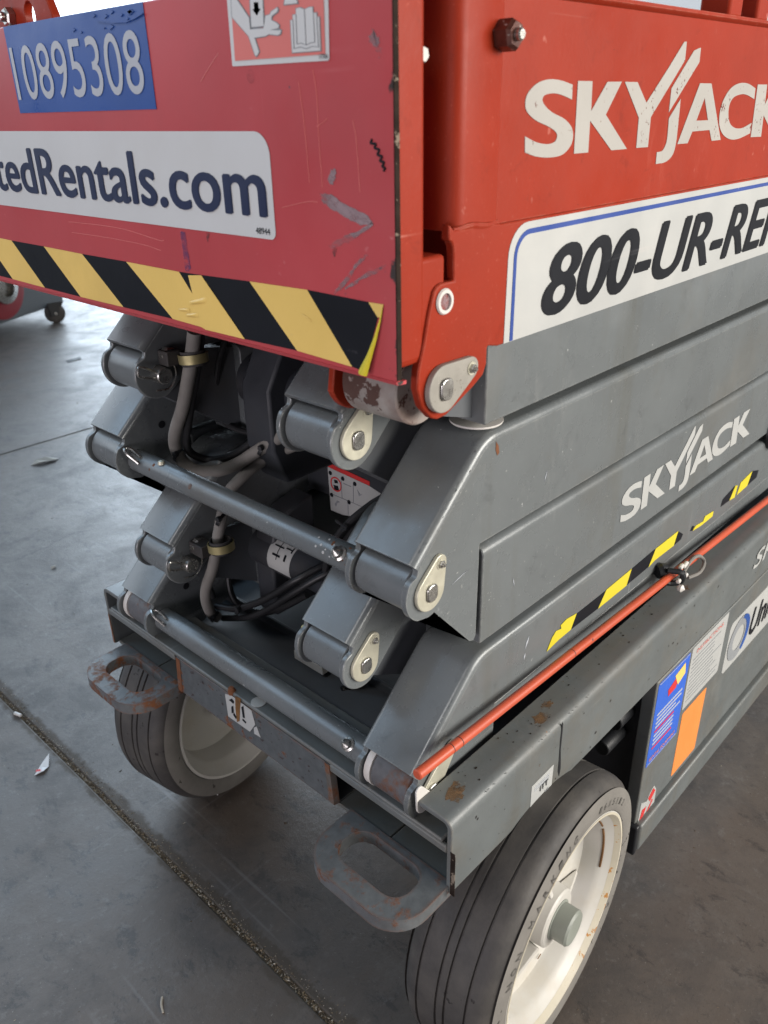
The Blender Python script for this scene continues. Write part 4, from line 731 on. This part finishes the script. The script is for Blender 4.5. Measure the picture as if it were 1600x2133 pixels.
# crumpled bubbles where one tape overlaps the next, and the curled-up end
for (py, pz, ln, ht, an) in (([(0.2929,1.007)][0][0], [(0.2929,1.007)][0][1], .016, .0018, -12), ([(0.3063,0.9923)][0][0], [(0.3063,0.9923)][0][1], .011, .0013, -8), ([(0.3193,0.9956)][0][0], [(0.3193,0.9956)][0][1], .010, .0010, -5), ([(0.1382,1.0143)][0][0], [(0.1382,1.0143)][0][1], .006, .0005, 20)):
    V = []; F = []; n1, n2 = 10, 8
    for i in range(n1 + 1):
        for j in range(n2 + 1):
            a, b = i / n1 * 2 - 1, j / n2 * 2 - 1; ww = ht * 1.4 * (1 + .3 * a)
            V.append((XF - .0012 - ht * max(0, 1 - a * a) ** 1.2 * max(0, 1 - b * b) ** 1.2, py - a * ln * math.cos(R(an)), pz + b * ww - a * ln * math.sin(R(an))))
    for i in range(n1):
        for j in range(n2): F.append((i * (n2 + 1) + j, (i + 1) * (n2 + 1) + j, (i + 1) * (n2 + 1) + j + 1, i * (n2 + 1) + j + 1))
    raw('tape_bubble', V, F, 'decal_yellow', tp_, smooth=80)
e0 = [(0.0498,1.0363),(0.0531,1.0257),(0.0591,1.0107),(0.0664,0.9962),(0.0761,0.9815)]; e1 = [(0.0498,1.0363),(0.0516,1.0237),(0.0556,1.0083),(0.0608,0.9921),(0.065,0.9785)]
V = []; F = []; nn = 7
for i in range(5):
    for j in range(nn + 1):
        s = j / nn; y = e0[i][0] + (e1[i][0] - e0[i][0]) * s; z = e0[i][1] + (e1[i][1] - e0[i][1]) * s
        V.append((XF - .0010 - .0075 * (i / 4) * math.sin(math.pi * (.08 + .72 * s)), y, z))
for i in range(4):
    for j in range(nn): F.append((i * (nn + 1) + j, (i + 1) * (nn + 1) + j, (i + 1) * (nn + 1) + j + 1, i * (nn + 1) + j + 1))
raw('tape_curl', V, F, 'decal_bright_yellow', fpn, smooth=80)
# crush-hazard pictogram label
hl = flat('warning_label', [(0.2083,1.278),(0.0958,1.2671),(0.0959,1.2352),(0.0974,1.2002),(0.099,1.1994),(0.2067,1.2005),(0.2078,1.2013),(0.2071,1.2447)], 'x', XF - .0006, 'decal_white_lit', fpn)
flat('print', [(0.1992,1.2713),(0.0987,1.2616),(0.1001,1.2355),(0.1009,1.2034),(0.2032,1.2041),(0.2019,1.2442)], 'x', XF - .0011, 'decal_pink', hl)
def pic(P, Q): flat('print', P, 'x', XF - .0014, 'decal_grey', hl, th=.0002); flat('print', Q, 'x', XF - .0017, 'decal_white_lit', hl, th=.0002)
pic([(0.2011,1.2492),(0.1933,1.2443),(0.1803,1.2315),(0.1798,1.2242),(0.1659,1.2237),(0.1626,1.2314),(0.1573,1.2318),(0.1563,1.2334),(0.1479,1.2356),(0.1462,1.2338),(0.1476,1.2319),(0.1538,1.2299),(0.1548,1.2279),(0.1498,1.2263),(0.1464,1.2241),(0.1473,1.2221),(0.1445,1.221),(0.146,1.2181),(0.1494,1.2174),(0.1597,1.2187),(0.1636,1.2177),(0.1753,1.2174),(0.1715,1.2087),(0.1734,1.2067),(0.1762,1.2052),(0.1784,1.2065),(0.1842,1.2194),(0.2025,1.2331)],
    [(0.2001,1.2491),(0.1935,1.2435),(0.1811,1.2311),(0.1807,1.2237),(0.1652,1.2232),(0.1617,1.2309),(0.1566,1.2314),(0.1555,1.2329),(0.1484,1.235),(0.1474,1.2338),(0.1488,1.2324),(0.1549,1.2303),(0.1558,1.2279),(0.1506,1.226),(0.1474,1.224),(0.1485,1.2224),(0.1578,1.2217),(0.1454,1.2207),(0.1469,1.2186),(0.1499,1.218),(0.1593,1.2193),(0.1636,1.2183),(0.1765,1.218),(0.1726,1.2088),(0.1742,1.2071),(0.1761,1.206),(0.1774,1.2069),(0.1832,1.2196),(0.2013,1.2332)])
pic([(0.1793,1.2472),(0.1628,1.2457),(0.1636,1.224),(0.1803,1.224)], [(0.1778,1.2471),(0.1637,1.2458),(0.1647,1.2248),(0.1789,1.225)])
pic([(0.175,1.2409),(0.1679,1.2405),(0.168,1.2365),(0.165,1.2361),(0.1715,1.2307),(0.1778,1.2367),(0.175,1.2368)], [(0.1742,1.2404),(0.1687,1.2401),(0.1688,1.2361),(0.1666,1.2358),(0.1716,1.2317),(0.1763,1.2362),(0.1742,1.2362)])
pic([(0.1388,1.2436),(0.1278,1.2434),(0.1251,1.2353),(0.1417,1.2357)], [(0.138,1.2427),(0.1284,1.2427),(0.1263,1.2359),(0.1402,1.2362)])
pic([(0.1355,1.2265),(0.1327,1.2265),(0.1326,1.2297),(0.1289,1.2296),(0.1289,1.2331),(0.1239,1.2335),(0.1189,1.232),(0.115,1.2329),(0.1102,1.2327),(0.1099,1.2292),(0.1064,1.2291),(0.1064,1.2264),(0.1037,1.2264),(0.104,1.2053),(0.1357,1.2056)], [(0.1346,1.2261),(0.132,1.2261),(0.1318,1.2292),(0.1283,1.2291),(0.1279,1.2327),(0.124,1.233),(0.119,1.2315),(0.1148,1.2324),(0.111,1.2323),(0.1106,1.2288),(0.1073,1.2286),(0.1071,1.226),(0.1045,1.226),(0.1049,1.2059),(0.1348,1.2061)])
for P in ([(0.1194,1.2317),(0.1188,1.2317),(0.119,1.2105),(0.1196,1.2105)], [(0.1291,1.2113),(0.1245,1.2118),(0.1193,1.2102),(0.1145,1.2113),(0.1098,1.2113),(0.1098,1.211),(0.1145,1.2109),(0.1193,1.2098),(0.1245,1.2114),(0.1291,1.211)], [(0.1328,1.2087),(0.1256,1.2094),(0.1194,1.208),(0.113,1.2091),(0.1059,1.2083),(0.106,1.2079),(0.1131,1.2087),(0.1194,1.2075),(0.1256,1.209),(0.1328,1.2083)], [(0.1285,1.2292),(0.128,1.2292),(0.1285,1.2113),(0.1292,1.2113)], [(0.1321,1.2263),(0.1315,1.2263),(0.1321,1.2085),(0.1328,1.2085)], [(0.1103,1.229),(0.1098,1.229),(0.1097,1.2111),(0.1104,1.2112)], [(0.1071,1.226),(0.1065,1.226),(0.1061,1.2082),(0.1068,1.2082)]): flat('print', P, 'x', XF - .0020, 'decal_grey', hl, th=.0002)
nb = [(0.1068,1.2007)][0]; text('print', '137066', (XF - .0006, nb[0], nb[1]), FR, UP, .0085, .0032, 'decal_black', hl)
# hole, scuffs and marker scribble on the front panel
hp = [(0.1863,1.1928)][0]
lathe('panel_hole', (XF - .0004, hp[0], hp[1]), (-1, 0, 0), [(.0001, 0), (.0022, .0002), (.0040, .0008), (.0050, 0)], 'scuff_dark', fpn, 16)
def ragged(P, amp, n=5):
    out = []
    for i, p in enumerate(P):
        q = P[(i + 1) % len(P)]
        for k in range(n): s = k / n; out.append((p[0] + (q[0] - p[0]) * s + (random.gauss(0, amp) if k else 0), p[1] + (q[1] - p[1]) * s + (random.gauss(0, amp) if k else 0)))
    return out
for P, m_, a_ in (([(0.1144,1.1119),(0.1022,1.1118),(0.0871,1.1054),(0.0635,1.0985),(0.0588,1.0934),(0.0717,1.0912),(0.0887,1.0962),(0.103,1.1012),(0.1122,1.1058)], 'scuff', .0005), ([(0.0602,1.0947),(0.0588,1.0928),(0.0808,1.0803),(0.1051,1.0712),(0.1082,1.0738),(0.096,1.0798),(0.078,1.086)], 'scuff', .0005), ([(0.1023,1.0725),(0.098,1.0732),(0.0999,1.0688),(0.1017,1.0657),(0.1036,1.0692)], 'scuff_dark', .0003), ([(0.0665,1.0718),(0.0646,1.0706),(0.075,1.0626),(0.0894,1.0474),(0.1019,1.0377),(0.1047,1.0382),(0.0902,1.0517),(0.077,1.0645)], 'scuff', .0004), ([(0.0461,1.0662),(0.0491,1.0624),(0.0693,1.0533),(0.0908,1.0421),(0.0918,1.0434),(0.0702,1.056)], 'scuff', .0004), ([(0.2684,1.0719),(0.2634,1.0714),(0.267,1.0641),(0.269,1.0652)], 'scuff_dark', .0004), ([(0.101,1.1291),(0.0959,1.1286),(0.0975,1.1207),(0.1017,1.1185),(0.1057,1.1217)], 'scuff', .0006), ([(0.0554,1.2157),(0.0494,1.2112),(0.0471,1.2014),(0.0498,1.1982),(0.054,1.206),(0.0591,1.211)], 'scuff', .0010), ([(0.3097,1.0696),(0.3019,1.0698),(0.2999,1.0366),(0.3073,1.0314),(0.3095,1.0356)], 'scuff_blue', .0003)):
    flat('scuff_mark', ragged(P, a_), 'x', XF - .0004, m_, fpn, th=.0002)
sc_ = [(0.0578,1.1495),(0.0593,1.147),(0.0542,1.1465),(0.0556,1.144),(0.051,1.1428),(0.053,1.1397),(0.0484,1.1386),(0.0508,1.1358),(0.0467,1.1349),(0.0486,1.1324),(0.0459,1.1313),(0.0473,1.1294)]
pipe('marker_scribble', [(XF - .0004, y, z) for y, z in sc_], .0009, 'decal_black', fpn, 6, 3)
for pts in ([(0.5262,1.0638),(0.4665,1.0649),(0.4093,1.0642),(0.3496,1.0587),(0.3394,1.0595)], [(0.5229,1.0529),(0.441,1.0533),(0.3771,1.0519),(0.3479,1.049)], [(0.2248,1.2107),(0.2388,1.2012),(0.2526,1.1914)], [(0.1316,1.1874),(0.1297,1.1748),(0.128,1.1588),(0.1257,1.119)], [(0.1153,1.1945),(0.1127,1.1776),(0.1127,1.1524),(0.1114,1.1161)], [(0.0766,1.1617),(0.0738,1.1494),(0.0716,1.1145)], [(0.1144,1.1578),(0.108,1.16),(0.1026,1.1631)], [(0.1603,1.099),(0.1298,1.1049),(0.1177,1.1052)]):
    pipe('scratch', [(XF - .00005, y, z) for y, z in pts], .00028, 'decal_pink', fpn, 5, 4)
# guard rails seen above the deck edge
for (x, y) in ((.545, .062), (.625, .062)):
    gp = box('rail_post', x, x + .036, y, y + .036, 1.252, 1.95, 'red_paint', LIFT, bevel=.004)
rb = prism('rail_bracket', [(0.7753,1.2613),(0.7403,1.322),(0.6233,1.31),(0.5985,1.2858),(0.5889,1.2673),(0.5921,1.2495)], 'x', .02, .030, 'red_paint', LIFT, holes=[[(y + .0125 * math.cos(R(a)), z + .0150 * math.sin(R(a))) for a in range(0, 360, 24)] for (y, z) in [(0.6402,1.2693)]], bevel=.001)
bq = [(0.6826,1.2716)][0]; hexnut('rail_bolt', (.0195, bq[0], bq[1]), (.010, bq[0], bq[1]), .010, 'steel', rb); cyl('rail_bolt_tip', (.0105, bq[0], bq[1]), (.004, bq[0], bq[1]), .0052, 'steel', rb, 18)

tag(rd, 'slim red safety rod lying along the top of the chassis beam'); tag(fpn, 'scratched red front panel with number sticker and hazard tape'); tag(bR, 'grey side beam with rust stains above the right front wheel')
# keep the tree at thing > part > sub-part
def depth(o): return 0 if o.parent is None else 1 + depth(o.parent)
for o in list(COL.objects):
    while depth(o) > 2: o.parent = o.parent.parent
